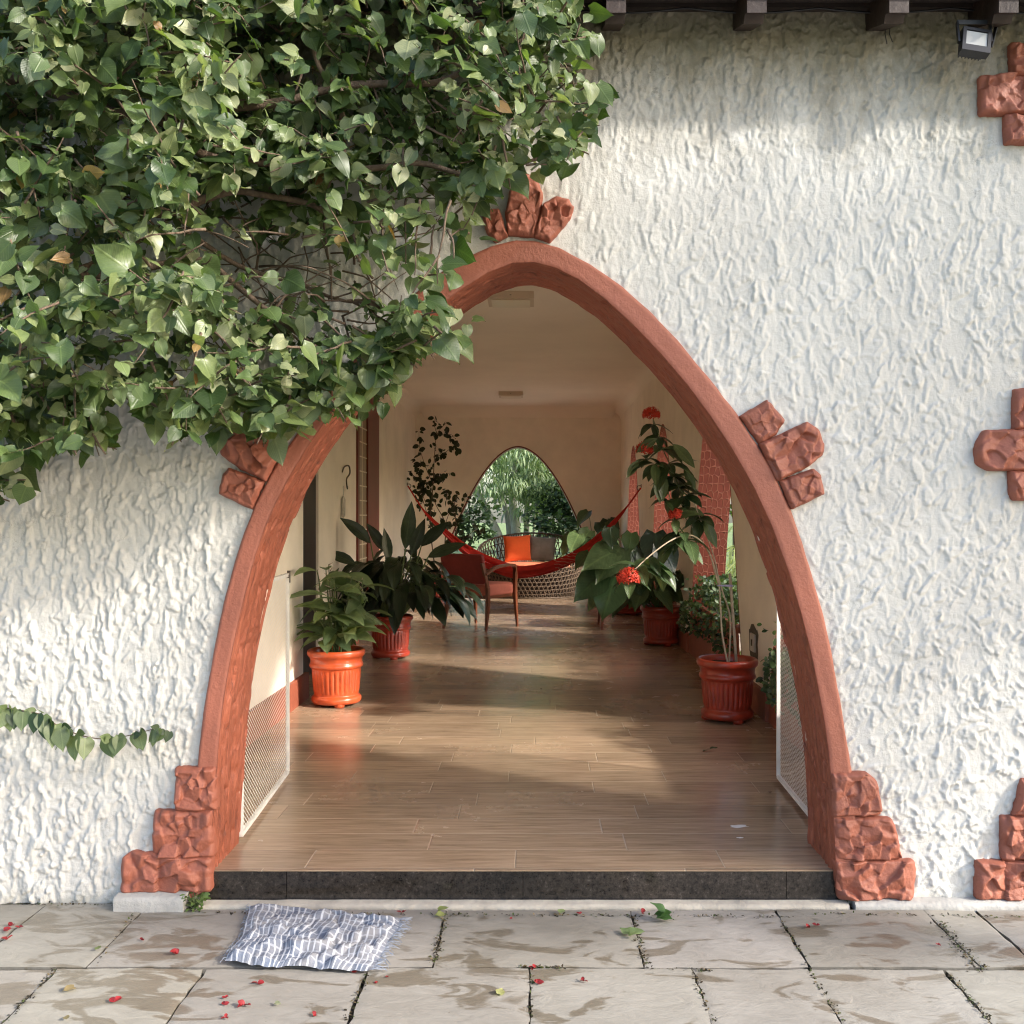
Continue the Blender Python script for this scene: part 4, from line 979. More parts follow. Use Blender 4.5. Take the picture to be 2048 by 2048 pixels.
# 6. bushy plants growing in the troughs
def troughplant(c,seed,n,label,trail=0,y0=None,y1=None,hz=.22):
    random.seed(seed); r=empty('trough_plant',(XR+.12,c,.41),0,label,'plant','bushy plants in the wall troughs'); ml,ms=MB(),MB()
    y0=y0 if y0 is not None else -.85; y1=y1 if y1 is not None else .85
    for k in range(n):
        y=random.uniform(y0,y1); e=1-(abs(y-(y0+y1)/2)/((y1-y0)/2))**4*.5; x=random.gauss(.03,.09); z=random.random()**.7*hz*e
        if random.random()<.18: x=random.uniform(-.22,-.1); z=random.uniform(-.16,.05)
        L=random.uniform(.028,.05); leaf(ml,(x,y,z),rv(1)+Vector((-.3,-.4,.2)),rv(.4)+Vector((-.4,-.6,.7)),L,L*.6,'oval',.5,.2,lerpc((.02,.045,.018),(.10,.16,.06),random.random()**1.5),rnd=random)
    for k in range(26):
        y=random.uniform(y0,y1); ms.tube([(0,y,-.01),(random.gauss(-.02,.05),y+random.gauss(0,.1),hz*.8)],[.004,.002],4)
    for k in range(trail):
        p=Vector((-.12,y0+random.uniform(0,(y1-y0)),.06)); h=Vector((-.5,random.gauss(.1,.3),.3)); pts=[p]
        for i in range(16):
            h=(h+Vector((random.gauss(0,.12),random.gauss(0,.15),-.16))).normalized(); p=p+h*.026; p.x=max(p.x,-.24); pts.append(p.copy())
            for s in (0,1): 
                L=random.uniform(.025,.042); leaf(ml,p,rv(1),rv(.4)+Vector((-.5,-.8,.3)),L,L*.7,'oval',.4,.2,lerpc((.03,.06,.025),(.12,.17,.07),random.random()))
        ms.tube(pts,[.0028]*len(pts),4)
    ms.build('stems',[M['stem']],r); ml.build('foliage',M['leaf_small'],r); return r
troughplant(AC[0],3,700,'trailing small-leaved plant in the wall trough just behind the right gate',10,.1,.98,.26)
troughplant(AC[1],4,2100,'dense bushy plant in the wall trough behind the front right pot',5,-.95,.95,.32)
troughplant(AC[2],6,1300,'pale bushy plant in the middle wall trough behind the second red pot',3,-.95,.95,.30)
troughplant(AC[3],7,900,'bushy plant in the farthest wall trough below the hammock hook',2,-.95,.95,.34)
# a few taller fronds in the far trough, weed at the arch foot
random.seed(3); w0=G(393,1812); wd=empty('weed',(w0.x,YW-.05,GZ),0,'small leafy weed in the gap at the left foot of the arch','weed'); ml=MB(); ms=MB()
for k in range(46):
    a=random.uniform(0,6.28); q=Vector((.03*math.cos(a),.02*math.sin(a),random.uniform(.0,.05))); L=random.uniform(.018,.03)
    leaf(ml,q,Vector((math.cos(a),math.sin(a)-.3,.5)),rv(.3)+Vector((0,-.5,1)),L,L*.55,'lance',.8,.2,lerpc((.06,.11,.03),(.16,.24,.08),random.random())); ms.tube([(0,0,0),q],.0012,4)
ms.build('stems',[M['stem']],wd); ml.build('foliage',M['leaf_small'],wd)
# ================================================================== FURNITURE
# armchair (seen from behind); local x = width, local y = forward
def armchair(name,loc,rz,label,back='chairback',seat='chairfab',wood='chairwood',parts=None):
    r=empty(name,loc,rz,label,'chair'); w,dp=.54,.55
    def leg(x,y,z,tx=0,ty=0):
        mb=MB(); P=[(x+tx,y+ty,0),(x,y,z*.55),(x,y,z)]; v=[]; 
        for (px,py,pz),s in zip(P,(.010,.019,.017)):
            for a,b in ((-1,-1),(1,-1),(1,1),(-1,1)): v.append((px+a*s,py+b*s*1.1,pz))
        f=[(3,2,1,0),(8,9,10,11)]
        for k in range(2):
            for i in range(4): f.append((k*4+i,k*4+(i+1)%4,k*4+4+(i+1)%4,k*4+4+i))
        mb.add(v,f,0,smooth=False); mb.build('leg',M[wood],r)
    for s in (-1,1):
        leg(s*w/2,0,.46,s*.01,-.05); leg(s*w/2,dp-.03,.64,s*.01,.03)
        # back post and bent arm
        mb=MB(); mb.bar((s*w/2,0,.455),(s*(w/2-.005),-.10,.72),.026,.040,up=(0,1,0)); mb.build('back_post',M[wood],r)
        pts=smooth_path([(s*w/2,-.055,.60),(s*(w/2+.015),.12,.665),(s*(w/2+.02),.34,.685),(s*(w/2+.012),.48,.672),(s*w/2,dp-.025,.60),(s*w/2,dp-.02,.50)],6)
        mb=MB(); v=[];n=len(pts)
        for i,p in enumerate(pts):
            d=(pts[min(i+1,n-1)]-pts[max(i-1,0)]).normalized(); u=Vector((0,-d.z,d.y)).normalized()
            for a,b in ((-1,-1),(1,-1),(1,1),(-1,1)): v.append(p+Vector((a*.024*(1 if i<n*.7 else .8),0,0))+u*(b*.013))
        f=[(0,1,2,3),(4*n-1,4*n-2,4*n-3,4*n-4)]
        for i in range(n-1):
            for k in range(4): f.append((4*i+k,4*i+4+k,4*i+4+(k+1)%4,4*i+(k+1)%4))
        mb.add(v,f,0,smooth=False); mb.build('armrest',M[wood],r)
    mb=MB(); mb.box(-w/2+.02,w/2-.02,.0,dp-.03,.335,.375); mb.build('seat_frame',M[wood],r)
    def pad(name_,cx,cy,cz,a,b,c,mat,rx=0,pw=5.0):
        mb=MB(); nu,nv=36,20; P=[]
        for i in range(nu):
            th=2*PI*i/(nu-1)
            for j in range(nv):
                ph=-PI/2+PI*j/(nv-1)
                def q(v,e): return math.copysign(abs(v)**e,v)
                x=a*q(math.cos(th),2/pw)*q(math.cos(ph),2/pw); y=b*q(math.sin(th),2/pw)*q(math.cos(ph),2/pw); z=c*q(math.sin(ph),2/pw*1.3)
                z+=.006*(1-(x/a)**2)*(1-(y/b)**2)*(1 if z>0 else 0)
                y2=y*math.cos(rx)-z*math.sin(rx); z2=y*math.sin(rx)+z*math.cos(rx); P.append((cx+x,cy+y2,cz+z2))
        mb.grid(P,nu,nv); return mb.build(name_,M[mat],r)
    pad('seat',0,dp/2-.01,.425,w/2-.008,dp/2-.0,.068,seat,0,10)
    pad('backrest',0,-.062,.655,w/2+.004,.026,.158,back,math.radians(14),16)
    return r
a=W(894,1256,10.86); b=W(976,1261,10.57); 
ang=math.atan2(b.y-a.y,b.x-a.x)
armchair('armchair',(( -.956-.497)/2,(10.86+10.57)/2,0),ang,'wooden armchair seen from behind, dark red back and salmon seat, before the hammock')
armchair('armchair',(1.26,10.95,0),math.radians(90),'second chair mostly hidden behind large leaves, its slim legs beside the right pots')
# wicker sofa
wr=empty('wicker_sofa',(-.045,15.28,0),0,'round low wicker sofa with salmon seat cushion below the far arch window','sofa')
def shell(theta,t):
    # theta 0 = right, pi/2 = back ; t 0 floor .. 1 rim
    back=.5+.5*math.sin(theta); rim=.47+.47*max(0,math.sin(theta)*.5+.5)**1.1
    flare=.66+.13*t-.03*(1-t)**3+.04*back*t; z=rim*t
    return Vector((math.cos(theta)*flare*1.02,math.sin(theta)*flare*.88,z+.01))
mb=MB(); nth=66; nt2=8
for k in range(nt2+1):
    t=k/nt2; pts=[shell(2*PI*i/120,t)+Vector((0,0,.004*math.sin(i*2.1+k))) for i in range(121)]; mb.tube(pts,.0075 if 0<k<nt2 else .015,5,cap=False)
for k in range(nth):
    for s in (-1,1):
        pts=[shell(2*PI*(k+s*j*.42)/nth,j/8) for j in range(9)]; mb.tube(pts,.0078,4,cap=False)
mb.build('woven_shell',M['wicker'],wr)
mb=MB(); P=[]; 
for i in range(61):
    for j in range(9): P.append(shell(2*PI*i/60,.05+.93*j/8*(.47/(.47+.47*max(0,math.sin(2*PI*i/60)*.5+.5)**1.1)))*.955)
mb.grid(P,61,9); mb.build('lining',M['darkwood'],wr)
mb=MB(); prof=[(.001,.40),(.5,.40),(.60,.41),(.625,.44),(.615,.485),(.57,.505),(.4,.515),(.001,.52)]
mb.lathe(prof,(0,0,0),60); mb.v=[(x*1.0,y*.86,z) for x,y,z in mb.v]; mb.build('seat_cushion',M['salmon'],wr)
def cushion(loc,rx,rz,s,mat,label,ry=0):
    o=empty('cushion',loc,0,label,'cushion'); mb=MB(); n=18; P=[]
    for side in (1,-1):
        P=[]
        for i in range(n):
            for j in range(n):
                u=-1+2*i/(n-1); v=-1+2*j/(n-1); e=(1-abs(u)**2.6)*(1-abs(v)**2.6)
                pin=1-.07*(1-abs(u)**2)*(abs(v)**4)-.0; pin2=1-.07*(1-abs(v)**2)*(abs(u)**4)
                h=.075*max(0,e)**.55+.008*(fbm(u*2+9,v*2+loc[0]*9,3,3)-.5)*e
                P.append((u*s/2*pin2,side*h,v*s/2*pin))
        mb.grid(P,n,n,flip=(side>0))
    c=mb.build('cushion_cover',M[mat],o); c.rotation_euler=(rx,ry,rz); return o
cushion((-.27,15.54,.72),math.radians(-20),math.radians(4),.43,'orange','bright orange square cushion leaning on the back of the wicker sofa',math.radians(-3))
cushion((-.02,15.68,.70),math.radians(-18),math.radians(-8),.38,'darkcush','dark maroon cushion squeezed between the orange and the grey cushions',math.radians(4))
cushion((.115,15.56,.71),math.radians(-24),math.radians(-6),.42,'grey','grey fringed cushion to the right of the orange cushion on the wicker sofa',math.radians(3))
# hammock slung across the corridor
A=Vector((-1.905,14.98,1.67)); B=Vector((1.37,12.96,1.58))
hm=empty('hammock',(A+B)/2-Vector((0,0,1.2)),0,'dark red cotton hammock sagging across the veranda between two wall hooks','hammock')
ho=hm.location
ctr=smooth_path([A]+[W(851,1026,14.72),W(895,1070,14.55),W(928,1098,14.42),W(962,1119,14.28),W(1009,1139,14.05),W(1050,1143,13.88),W(1100,1134,13.7),W(1157,1110,13.5),W(1200,1075,13.32),W(1240,1032,13.15)]+[B],10)
n=len(ctr); nv=17; P=[]; ax=(B-A); ax.z=0; ax.normalize(); lat=Vector((-ax.y,ax.x,0))
for i,c in enumerate(ctr):
    t=i/(n-1); e=max(0,math.sin(PI*min(1,max(0,(t-.06)/.88))))**.85; wd=.015+.26*e; dp=.012+.135*e*(.6+.7*t)
    for j in range(nv):
        v=-1+2*j/(nv-1); fold=.018*e*math.sin(v*17+i*.09)+.010*e*math.sin(v*29+i*.2)
        off=lat*(v*wd*.6)+Vector((0,0,(v*v-.55)*dp+fold*.6))+lat*fold
        P.append(c+off-ho)
mb=MB(); i0,i1=7,n-14
Pm_=[P[i*nv+j] for i in range(i0,i1) for j in range(nv)]; mb.grid(Pm_,i1-i0,nv); mb.build('hammock_cloth',M['hammock'],hm)
mb=MB()
for j in range(nv):
    mb.tube([P[i*nv+j] for i in range(0,i0+1)],.006,4,cap=False)
    mb.tube([P[i*nv+j] for i in range(i1-1,n)],.006,4,cap=False)
mb.build('gathered_cords',M['hammock'],hm)
mb=MB(); random.seed(4)
for i in range(int(n*.66),int(n*.73)):
    for j in range(0,nv-1):
        if (i+j)%2: q=P[i*nv+j]+Vector((0,-.006,.004)); q2=P[(i+1)*nv+j+1]+Vector((0,-.006,.004)); mb.tube([q,q2],.0045,4)
mb.build('lace_band',M['fringe'],hm)
def hook(p,nx,label,name='wall_hook'):
    r=empty(name,p,0,label,'hook'); mb=MB()
    mb.lathe([(.001,0),(.025,0),(.025,.006),(.001,.006)],(0,0,0),16); mb.v=[(nx*z,x,y) for x,y,z in mb.v]
    mb.tube(smooth_path([(0,0,0),(nx*.04,0,0),(nx*.06,0,-.03),(nx*.04,0,-.055),(nx*.02,0,-.04)],5),.006,6)
    mb.build('hook',M['iron'],r); return r
hook(A+Vector((-.012,0,.03)),1,'iron hammock hook on the left wall near the far corner')
hook(B+Vector((.008,0,.03)),-1,'iron hammock hook on the right wall between the two far slots')
# ironwork ornament with a hanging chain on the left pillar
p=Vector((-1.70,0,0)); p.y=2000*1.70/386; p.z=CZ-(945-VY)*p.y/2000
r=empty('wall_ornament',(-1.699,p.y,p.z),0,'small wrought iron scroll with a dangling pull, on the left wall beside the dark doorway','ornament')
mb=MB(); mb.tube(smooth_path([(0,0,.0),(.02,.0,.05),(.05,.05,.06),(.05,.1,.0),(.03,.06,-.05),(.04,0,-.10),(.03,.09,-.14),(.02,.14,-.12)],6),.007,6); mb.build('scroll',M['iron'],r)
mb=MB(); mb.tube([(.02,-.05,-.12),(.02,-.05,-.2)],.003,4); mb.lathe([(.002,-.40),(.018,-.38),(.020,-.24),(.002,-.2)],(.02,-.05,0),10); mb.build('pull',M['plate'],r)
# ceiling lamps
def clamp(y,w,d,label):
    r=empty('ceiling_lamp',(W(1022,600,y).x,y,ZC),0,label,'ceiling lamp'); mb=MB(); mb.box(-w/2,w/2,-d/2,d/2,-.055,.0); mb.build('housing',M['lampwhite'],r)
    mb=MB(); mb.box(-w/2+.03,w/2-.03,-d/2+.03,d/2-.03,-.066,-.0545); mb.build('diffuser',M['lampglass'],r)
    mb=MB(); mb.lathe([(.001,-.0),(.008,0),(.008,-.003),(.001,-.004)],(0,-d/2+.0,-.03),8); mb.build('screw',M['black'],r)
clamp(7.98,.365,.34,'nearer flat rectangular ceiling lamp just under the top of the arch'); clamp(14.2,.34,.34,'farther thin ceiling lamp above the hammock')
# floodlight under the eaves
fp=W(1950,85,YW-.17); r=empty('floodlight',fp,0,'small black square floodlight hanging tilted under the eaves at top right','floodlight')
def tilt(mb):
    R=Matrix.Rotation(math.radians(9),3,'Y')@Matrix.Rotation(math.radians(-12),3,'X'); mb.v=[tuple(R@Vector(v)) for v in mb.v]; return mb
mb=MB(); s=.046; mb.box(-s,s,-.010,.018,-s*.92,s*.92); mb.box(-s*.8,s*.8,.018,.034,-s*.7,s*.7)
for k in range(7): mb.box(-s*.75+k*s*.24,-s*.75+k*s*.24+.003,.034,.046,-s*.6,s*.6)
tilt(mb).build('body',M['black'],r)
mb=MB(); mb.box(-s,s,-.015,-.0101,s*.70,s*.92); mb.box(-s,s,-.015,-.0101,-s*.92,-s*.45); mb.box(-s,-s*.76,-.015,-.0101,-s*.45,s*.70); mb.box(s*.76,s,-.015,-.0101,-s*.45,s*.70); tilt(mb).build('bezel',M['black'],r)
mb=MB(); a=.034; q=[(-a,-.0115,-.019),(a,-.0115,-.019),(a,-.0115,.030),(-a,-.0115,.030),(-.012,-.0101,-.0),(.012,-.0101,-.0),(.012,-.0101,.014),(-.012,-.0101,.014)]
mb.add(q,[(0,1,5,4),(1,2,6,5),(2,3,7,6),(3,0,4,7),(4,5,6,7)],0,smooth=False); tilt(mb).build('lens',M['lens'],r)
mb=MB(); mb.bar((.054,.0,0),(.056,.02,.075),.006,.014); mb.bar((-.052,0,0),(-.05,.02,.075),.006,.014); mb.bar((-.05,.02,.075),(.056,.02,.075),.006,.014); mb.bar((.056,.01,-.01),(.115,.09,.115),.010,.006); mb.build('bracket',M['black'],r)
# cable under the eaves and two loose wires
pts=[]; 
for i in range(60):
    t=i/59; x=1110+t*950; sag=10*abs(math.sin(t*PI*3.6)); pts.append(W(x,16+sag,YW-.05))
cb=MB(); o=pts[0].copy(); cb.tube([p-o for p in pts],.0035,5); c=cb.build('cable',M['black'],None,o); tag(c,'thin black cable sagging along the wall just under the rafters','cable')
for k,(x0,x1,lb) in enumerate(((1771,1774,'left one of two short loose wires below the third rafter from the left'),(1780,1785,'right one of two short loose wires below the third rafter from the left'))):
    cb=MB(); o=W(x0,50,YW-.02); cb.tube([W(a,b,YW-.03)-o for a,b in ((x0,50),(x0-1,68),(x1,88-k*4))],.0018,4); tag(cb.build('loose_wire',M['black'],None,o),lb,'wire')
# expanded-metal gates folded open
def gate(x,y0,y1,z0,z1,lean,label):
    r=empty('mesh_gate',(x,y0,0),0,label,'gate'); L=y1-y0; mb=MB(); t=.016
    for (a,b) in (((0,0,z0),(0,L,z0)),((0,0,z1),(0,L,z1)),((0,0,z0),(0,0,z1)),((0,L,z0),(0,L,z1))): mb.bar(a,b,t,t,up=(1,0,0))
    mb.v=[(X+lean*Y,Y,Z) for X,Y,Z in mb.v]; mb.build('frame',M['white_metal'],r)
    mb=MB(); cw,chh=.057,.0195; ny=int(L/cw); nz_=int((z1-z0)/chh)
    v=[];f=[]
    def strand(pts):
        b=len(v); hw=.0019
        for i,p in enumerate(pts):
            v.append((p[0]-.0004,p[1],p[2]-hw)); v.append((p[0]+.0004,p[1],p[2]+hw))
            if i: f.append((b+2*i-2,b+2*i-1,b+2*i+1,b+2*i))
    for k in range(nz_+1):
        z=z0+k*chh+.0
        for s in (1,-1):
            strand([(0,j*cw/2,z+s*(chh/2)*(1 if j%2 else -1)*(1 if k%2 else -1)) for j in range(2*ny+1)])
    mb.add([(X+lean*Y,Y,Z) for X,Y,Z in v],f,0); mb.build('expanded_mesh',M['white_metal'],r); return r
gl=gate(-1.085,3.69,4.61,.03,.935,-.06,'white expanded-metal gate folded open against the left side of the arch')
gate(1.075,3.69,4.52,.03,.935,.03,'white expanded-metal gate folded open inside the right side of the arch')
mb=MB(); mb.bar((-.04,.90,.93),(-.085,.92,.93),.008,.016); mb.lathe([(.001,.90),(.008,.90),(.008,.955),(.001,.955)],(-.05,.92,0),10); mb.build('hinge',M['iron'],gl)
# electrical outlet in a patch of broken plaster
oy=2000*XR/(1508-VX); oz=CZ-(1285-VY)*oy/2000
r=empty('wall_outlet',(XR,oy,oz),0,'old white electrical outlet in a peeled dark patch low on the right wall','outlet')
mb=MB(); P=[(-.003,0,0)]; 
for k in range(20): a_=2*PI*k/20; P.append((-.003,.13*math.copysign(abs(math.cos(a_))**.6,math.cos(a_))*(1+.12*math.sin(k*2.3)),.105*math.copysign(abs(math.sin(a_))**.5,math.sin(a_))*(1+.15*math.sin(k*1.7))))
mb.add(P,[(0,1+k,1+(k+1)%20) for k in range(20)],0,smooth=False); mb.build('peeled_patch',M['dampstain'],r)
mb=MB(); mb.box(-.014,-.003,-.06,.06,-.055,.055); mb.build('cover_plate',M['plate'],r)
mb=MB(); mb.box(-.018,-.014,-.012,.012,-.02,.02); mb.build('socket',M['dampstain'],r)
# ================================================================== TOWEL
random.seed(6)
c4=[G(500,1818),G(805,1845),G(745,1948),G(450,1936)]; cc=(c4[0]+c4[1]+c4[2]+c4[3])/4
tw=empty('checked_towel',cc,0,'crumpled blue and white checked towel with frayed end lying on the paving before the step','towel')
nu,nv=150,86; P=[]
for i in range(nu):
    for j in range(nv):
        u=i/(nu-1); v=j/(nv-1)
        q=c4[0]*(1-u)*(1-v)+c4[1]*u*(1-v)+c4[2]*u*v+c4[3]*(1-u)*v
        wx=fbm(u*4,v*3,61,3)-.5; wy=fbm(u*4,v*3,71,3)-.5
        h=.021*abs(2*fbm(u*6+wx*2,v*5+wy*2,63,3)-1)**.7+.013*fbm(u*14,v*4,65,3)+.010*abs(math.sin(v*9+u*5+wx*6))**3
        e=min(u,1-u,v,1-v); h*=.35+.65*min(1,e/.06)
        P.append((q.x+wx*.055-cc.x,q.y+wy*.05-cc.y,h+.008))
mb=MB(); mb.grid(P,nu,nv,flip=True); mb.build('cloth',M['cloth'],tw)
mb=MB()
for j in range(0,nv,1):
    for i,s in ((nu-1,1),(0,-1)):
        if s<0 and j%3: continue
        p=Vector(P[i*nv+j]); L=random.uniform(.010,.045 if s>0 else .014); mb.tube([p,p+Vector((s*L*.5,random.gauss(0,.006),.003)),p+Vector((s*L,random.gauss(0,.014),-.003))],[.0012,.001,.0008],3,cap=False)
mb.build('fringe',simple('grey_threads',(.25,.28,.34),.95,.3,60),tw)
# ================================================================== FALLEN PETALS AND LEAVES
rf=random.Random(12)
def bract(x,y,s,label,name='fallen_petal',mat='petal',cat='petal',group='red petals fallen on the paving',z=GZ+.004,n=3):
    p=G(x,y,z); mb=MB()
    for k in range(n):
        a=rf.uniform(0,6.28); d=Vector((math.cos(a),math.sin(a),rf.uniform(.2,.7)))
        leaf(mb,(0,0,.001),d,(rf.gauss(0,.3),rf.gauss(0,.3)-.2,1),s,s*.7,'oval',.3,.5,(1,1,1),rnd=rf,wave=.05)
    o=mb.build(name,M[mat],None,p); return tag(o,label,cat,group)
PET=[(356,1908,.026,'largest red petal, on the slab left of the towel'),(283,1880,.012,'small dark petal above and left of the largest red petal'),(229,2005,.022,'red petal on the lower left slab, left of all others'),
 (449,2010,.014,'small petal near the bottom, second from the left'),(450,1997,.011,'tiny petal just above another at the bottom left of centre'),(489,2011,.022,'red petal lying in a damp ring below the towel'),
 (515,1967,.019,'petal just below the lower left edge of the towel'),(451,2036,.013,'lowest petal at the bottom edge below the towel'),(632,2030,.013,'lone small petal at the bottom, right of centre below the towel'),
 (713,1943,.015,'petal tucked against the lower right corner of the towel'),(803,1826,.017,'petal at the upper right fringe of the towel'),(775,1955,.008,'tiny dot of petal right of the towel corner'),(753,1967,.008,'tiny dot of petal below the towel corner'),
 (1068,1937,.017,'petal on the dark joint in the middle of the paving'),(1076,1968,.019,'petal just under the middle joint, near the bottom'),(1167,1963,.015,'brownish red petal right of the middle bottom petals'),
 (1158,1828,.011,'small petal under the kerb left of the bunch of green leaves'),(1285,1826,.020,'red petal beside the green leaves against the kerb'),(1614,1855,.018,'bright petal on the right part under the kerb'),(1632,1851,.013,'dark petal touching the bright one at the right'),(1875,1890,.012,'petal in the cracked joint at the far right'),(1020,1838,.009,'tiny petal by the kerb in the middle')]
for x,y,s,l in PET: bract(x,y,s,l)
def fl(x,y,s,label,col,rot=None,z=GZ+.006,mat='leaf_small',shape='heart',group='green and dry leaves fallen on the ground',Y=None,n=1):
    p=G(x,y,z); mb=MB()
    for k in range(n):
        a=rf.uniform(0,6.28) if rot is None else rot; leaf(mb,(rf.gauss(0,.012)*(n>1),rf.gauss(0,.012)*(n>1),.003+.006*k),Vector((math.cos(a),math.sin(a),.15+.2*k)),(rf.gauss(0,.2),-.2,1),s,s*.8,shape,.25,.2,col,cols=5,wave=.05,rnd=rf)
    o=mb.build('fallen_leaf',M[mat],None,p); return tag(o,label,'leaf',group)
fl(1320,1838,.055,'clump of dark green leaves with a white tip against the kerb',(.05,.11,.035),n=4)
fl(1262,1872,.05,'pale green torn leaf across the joint right of centre',(.20,.26,.12),n=2)
fl(1118,1826,.028,'small pale green leaf under the kerb in the middle',(.20,.25,.12))
fl(880,1828,.035,'yellow green leaf at the top of the wide joint',(.24,.27,.10),n=2)
fl(998,1990,.032,'yellow green leaf near a damp patch at the bottom centre',(.30,.30,.13))
fl(550,2008,.02,'tiny pale leaf right of the petal in the damp ring',(.25,.26,.17))
fl(148,1976,.034,'curled dry beige leaf on the lower left slab',(.22,.17,.09))
fl(131,2040,.02,'small dry leaf at the bottom left edge',(.20,.16,.09))
fl(195,1900,.024,'dry green leaf standing on the joint left of the largest petal',(.14,.17,.07))
fl(1418,1500,.040,'dark green leaf on the tiles near the front right pot',(.03,.06,.02),z=.004,group='leaves fallen on the veranda tiles',n=2)
for k,(x,y,l) in enumerate(((1105,1233,'tiny dry bit on the tiles left of the chair legs'),(1083,1265,'dry brown bit on the tiles in the middle of the veranda'),(1180,1321,'speck of dry leaf on the tiles centre'),(1233,1321,'speck of dry leaf right of centre'),(1216,1340,'dry bit farther right on the tiles'),(1348,1358,'dry leaf bit by the second right pot'),(1190,1379,'dry leaf curl in the middle of the tiles'),(1080,1378,'thin dry twig bit on the tiles'),(1225,1425,'dark dry bit near the lit band'),(1541,1587,'dark bit on the tiles beside the right gate'),(925,1268,'dry bit near the chair legs left'),(1192,1244,'little dry bit by the small chair legs'))):
    fl(x,y,.022,l,(.10,.05,.03),z=.004,mat='leaf_small',shape='oval',group='dry bits of leaf scattered on the veranda tiles')
# white droppings on tiles
for (x,y,s,l) in ((1478,1653,.028,'white splash of bird dropping on the tiles at lower right'),(1480,1676,.010,'smaller white speck below the white splash')):
    mb=MB(); P=[(0,0,.003)]+[(s*1.3*math.cos(2*PI*k/16)*rf.uniform(.6,1.2),s*.8*math.sin(2*PI*k/16)*rf.uniform(.6,1.2),.0012) for k in range(16)]
    mb.add(P,[(0,1+k,1+(k+1)%16) for k in range(16)]); tag(mb.build('bird_dropping',M['white_metal'],None,G(x,y,0.0)),l,'dropping','white specks on the tiles')
for k,(x,y,s,l) in enumerate(((8,1862,.022,'red petal at the very left edge of the paving'),(24,1852,.018,'upper petal of the small cluster at the left edge'),(38,1856,.014,'small petal right of the cluster at the left edge'),(14,1880,.020,'lowest petal of the cluster at the left edge'))): bract(x,y,s,l)
ms=MB(); rm=random.Random(8)
def moss(x0,y0,x1,y1,n,w):
    a=G(x0,y0); b=G(x1,y1)
    for k in range(int(n*.6)):
        t=rm.random(); p=a.lerp(b,t)+Vector((rm.gauss(0,w),rm.gauss(0,w),rm.uniform(-.004,.003))); q=rm.random()
        col=(.03,.024,.016) if q<.55 else ((.07,.09,.03) if q<.8 else (.16,.12,.07))
        L=rm.uniform(.003,.011); leaf(ms,p,(rm.gauss(0,1),rm.gauss(0,1),rm.uniform(0,.8)),(0,0,1),L,L*.7,'oval',.2,.3,col,rnd=rm)
for (x0,y0,x1,y1,n,w) in ((892,1832,865,1932,260,.007),(1270,1838,1292,1932,200,.006),(1040,1935,1130,1937,240,.006),(1290,1938,1420,1942,120,.004),(1560,1840,1625,1943,130,.004),(1877,1845,1965,1945,420,.012),(1900,1950,1985,2048,200,.006),(740,1940,695,2045,220,.007),(113,1938,10,2046,200,.006),(1062,1950,1062,2046,90,.003),(1385,1945,1430,2046,110,.004),(1620,1945,1690,2046,110,.004),(0,1806,240,1812,160,.006),(240,1818,400,1822,160,.006),(400,1826,1590,1834,620,.006),(1600,1828,2048,1834,240,.006),(272,1824,190,1932,60,.003)): moss(x0,y0,x1,y1,n,w)
tag(ms.build('joint_debris',M['leaf_small']),kind='stuff')
# ================================================================== GARDEN
def treecrown(mb,c,R,n,L,wr,cols,droop=.4,shape='oval',seed=0,clump=24,flat=.8,down=0.0):
    r=random.Random(seed); cl=[]
    for k in range(clump):
        d=Vector((r.gauss(0,1),r.gauss(0,1),r.gauss(0,1))).normalized()*r.uniform(.35,1.0); cl.append((Vector((c[0]+d.x*R[0],c[1]+d.y*R[1],c[2]+d.z*R[2])),r.uniform(.22,.42),r.random()))
    for k in range(n):
        q,s,t=cl[r.randrange(clump)]; d=Vector((r.gauss(0,1),r.gauss(0,1),r.gauss(0,1))).normalized(); p=q+Vector((d.x*R[0],d.y*R[1],d.z*R[2]*flat))*s*r.random()**.4
        dd=Vector((d.x+r.gauss(0,.5),d.y+r.gauss(0,.5),d.z*.5+r.gauss(0,.4)-down)); l=L*r.uniform(.6,1.2)
        leaf(mb,p,dd,Vector((r.gauss(0,.5),r.gauss(-.3,.5),1)),l,l*wr,shape,droop,.2,lerpc(cols[0],cols[1],min(1,max(0,t*.6+r.random()*.5))),cols=3,rnd=r)
def garden_tree(name,loc,label,trunks,crowns,mat='trunk_pale',leafm='leaf_small',cat='tree',group=None):
    r=empty(name,loc,0,label,cat,group)
    for tr,rad in trunks:
        mb=MB(); pts=smooth_path(tr,6); mb.tube(pts,[rad*(1-.6*i/len(pts)) for i in range(len(pts))],8); mb.build('trunk',M[mat],r)
    mb=MB()
    for k in crowns: treecrown(mb,*k[0],**k[1])
    mb.build('crown',M[leafm],r); return r
GG=-.22
pale=((.07,.11,.05),(.30,.38,.21)); dark=((.008,.018,.007),(.035,.065,.02)); mid=((.03,.055,.018),(.13,.19,.065))
bx=(1032-VX)*27/2000
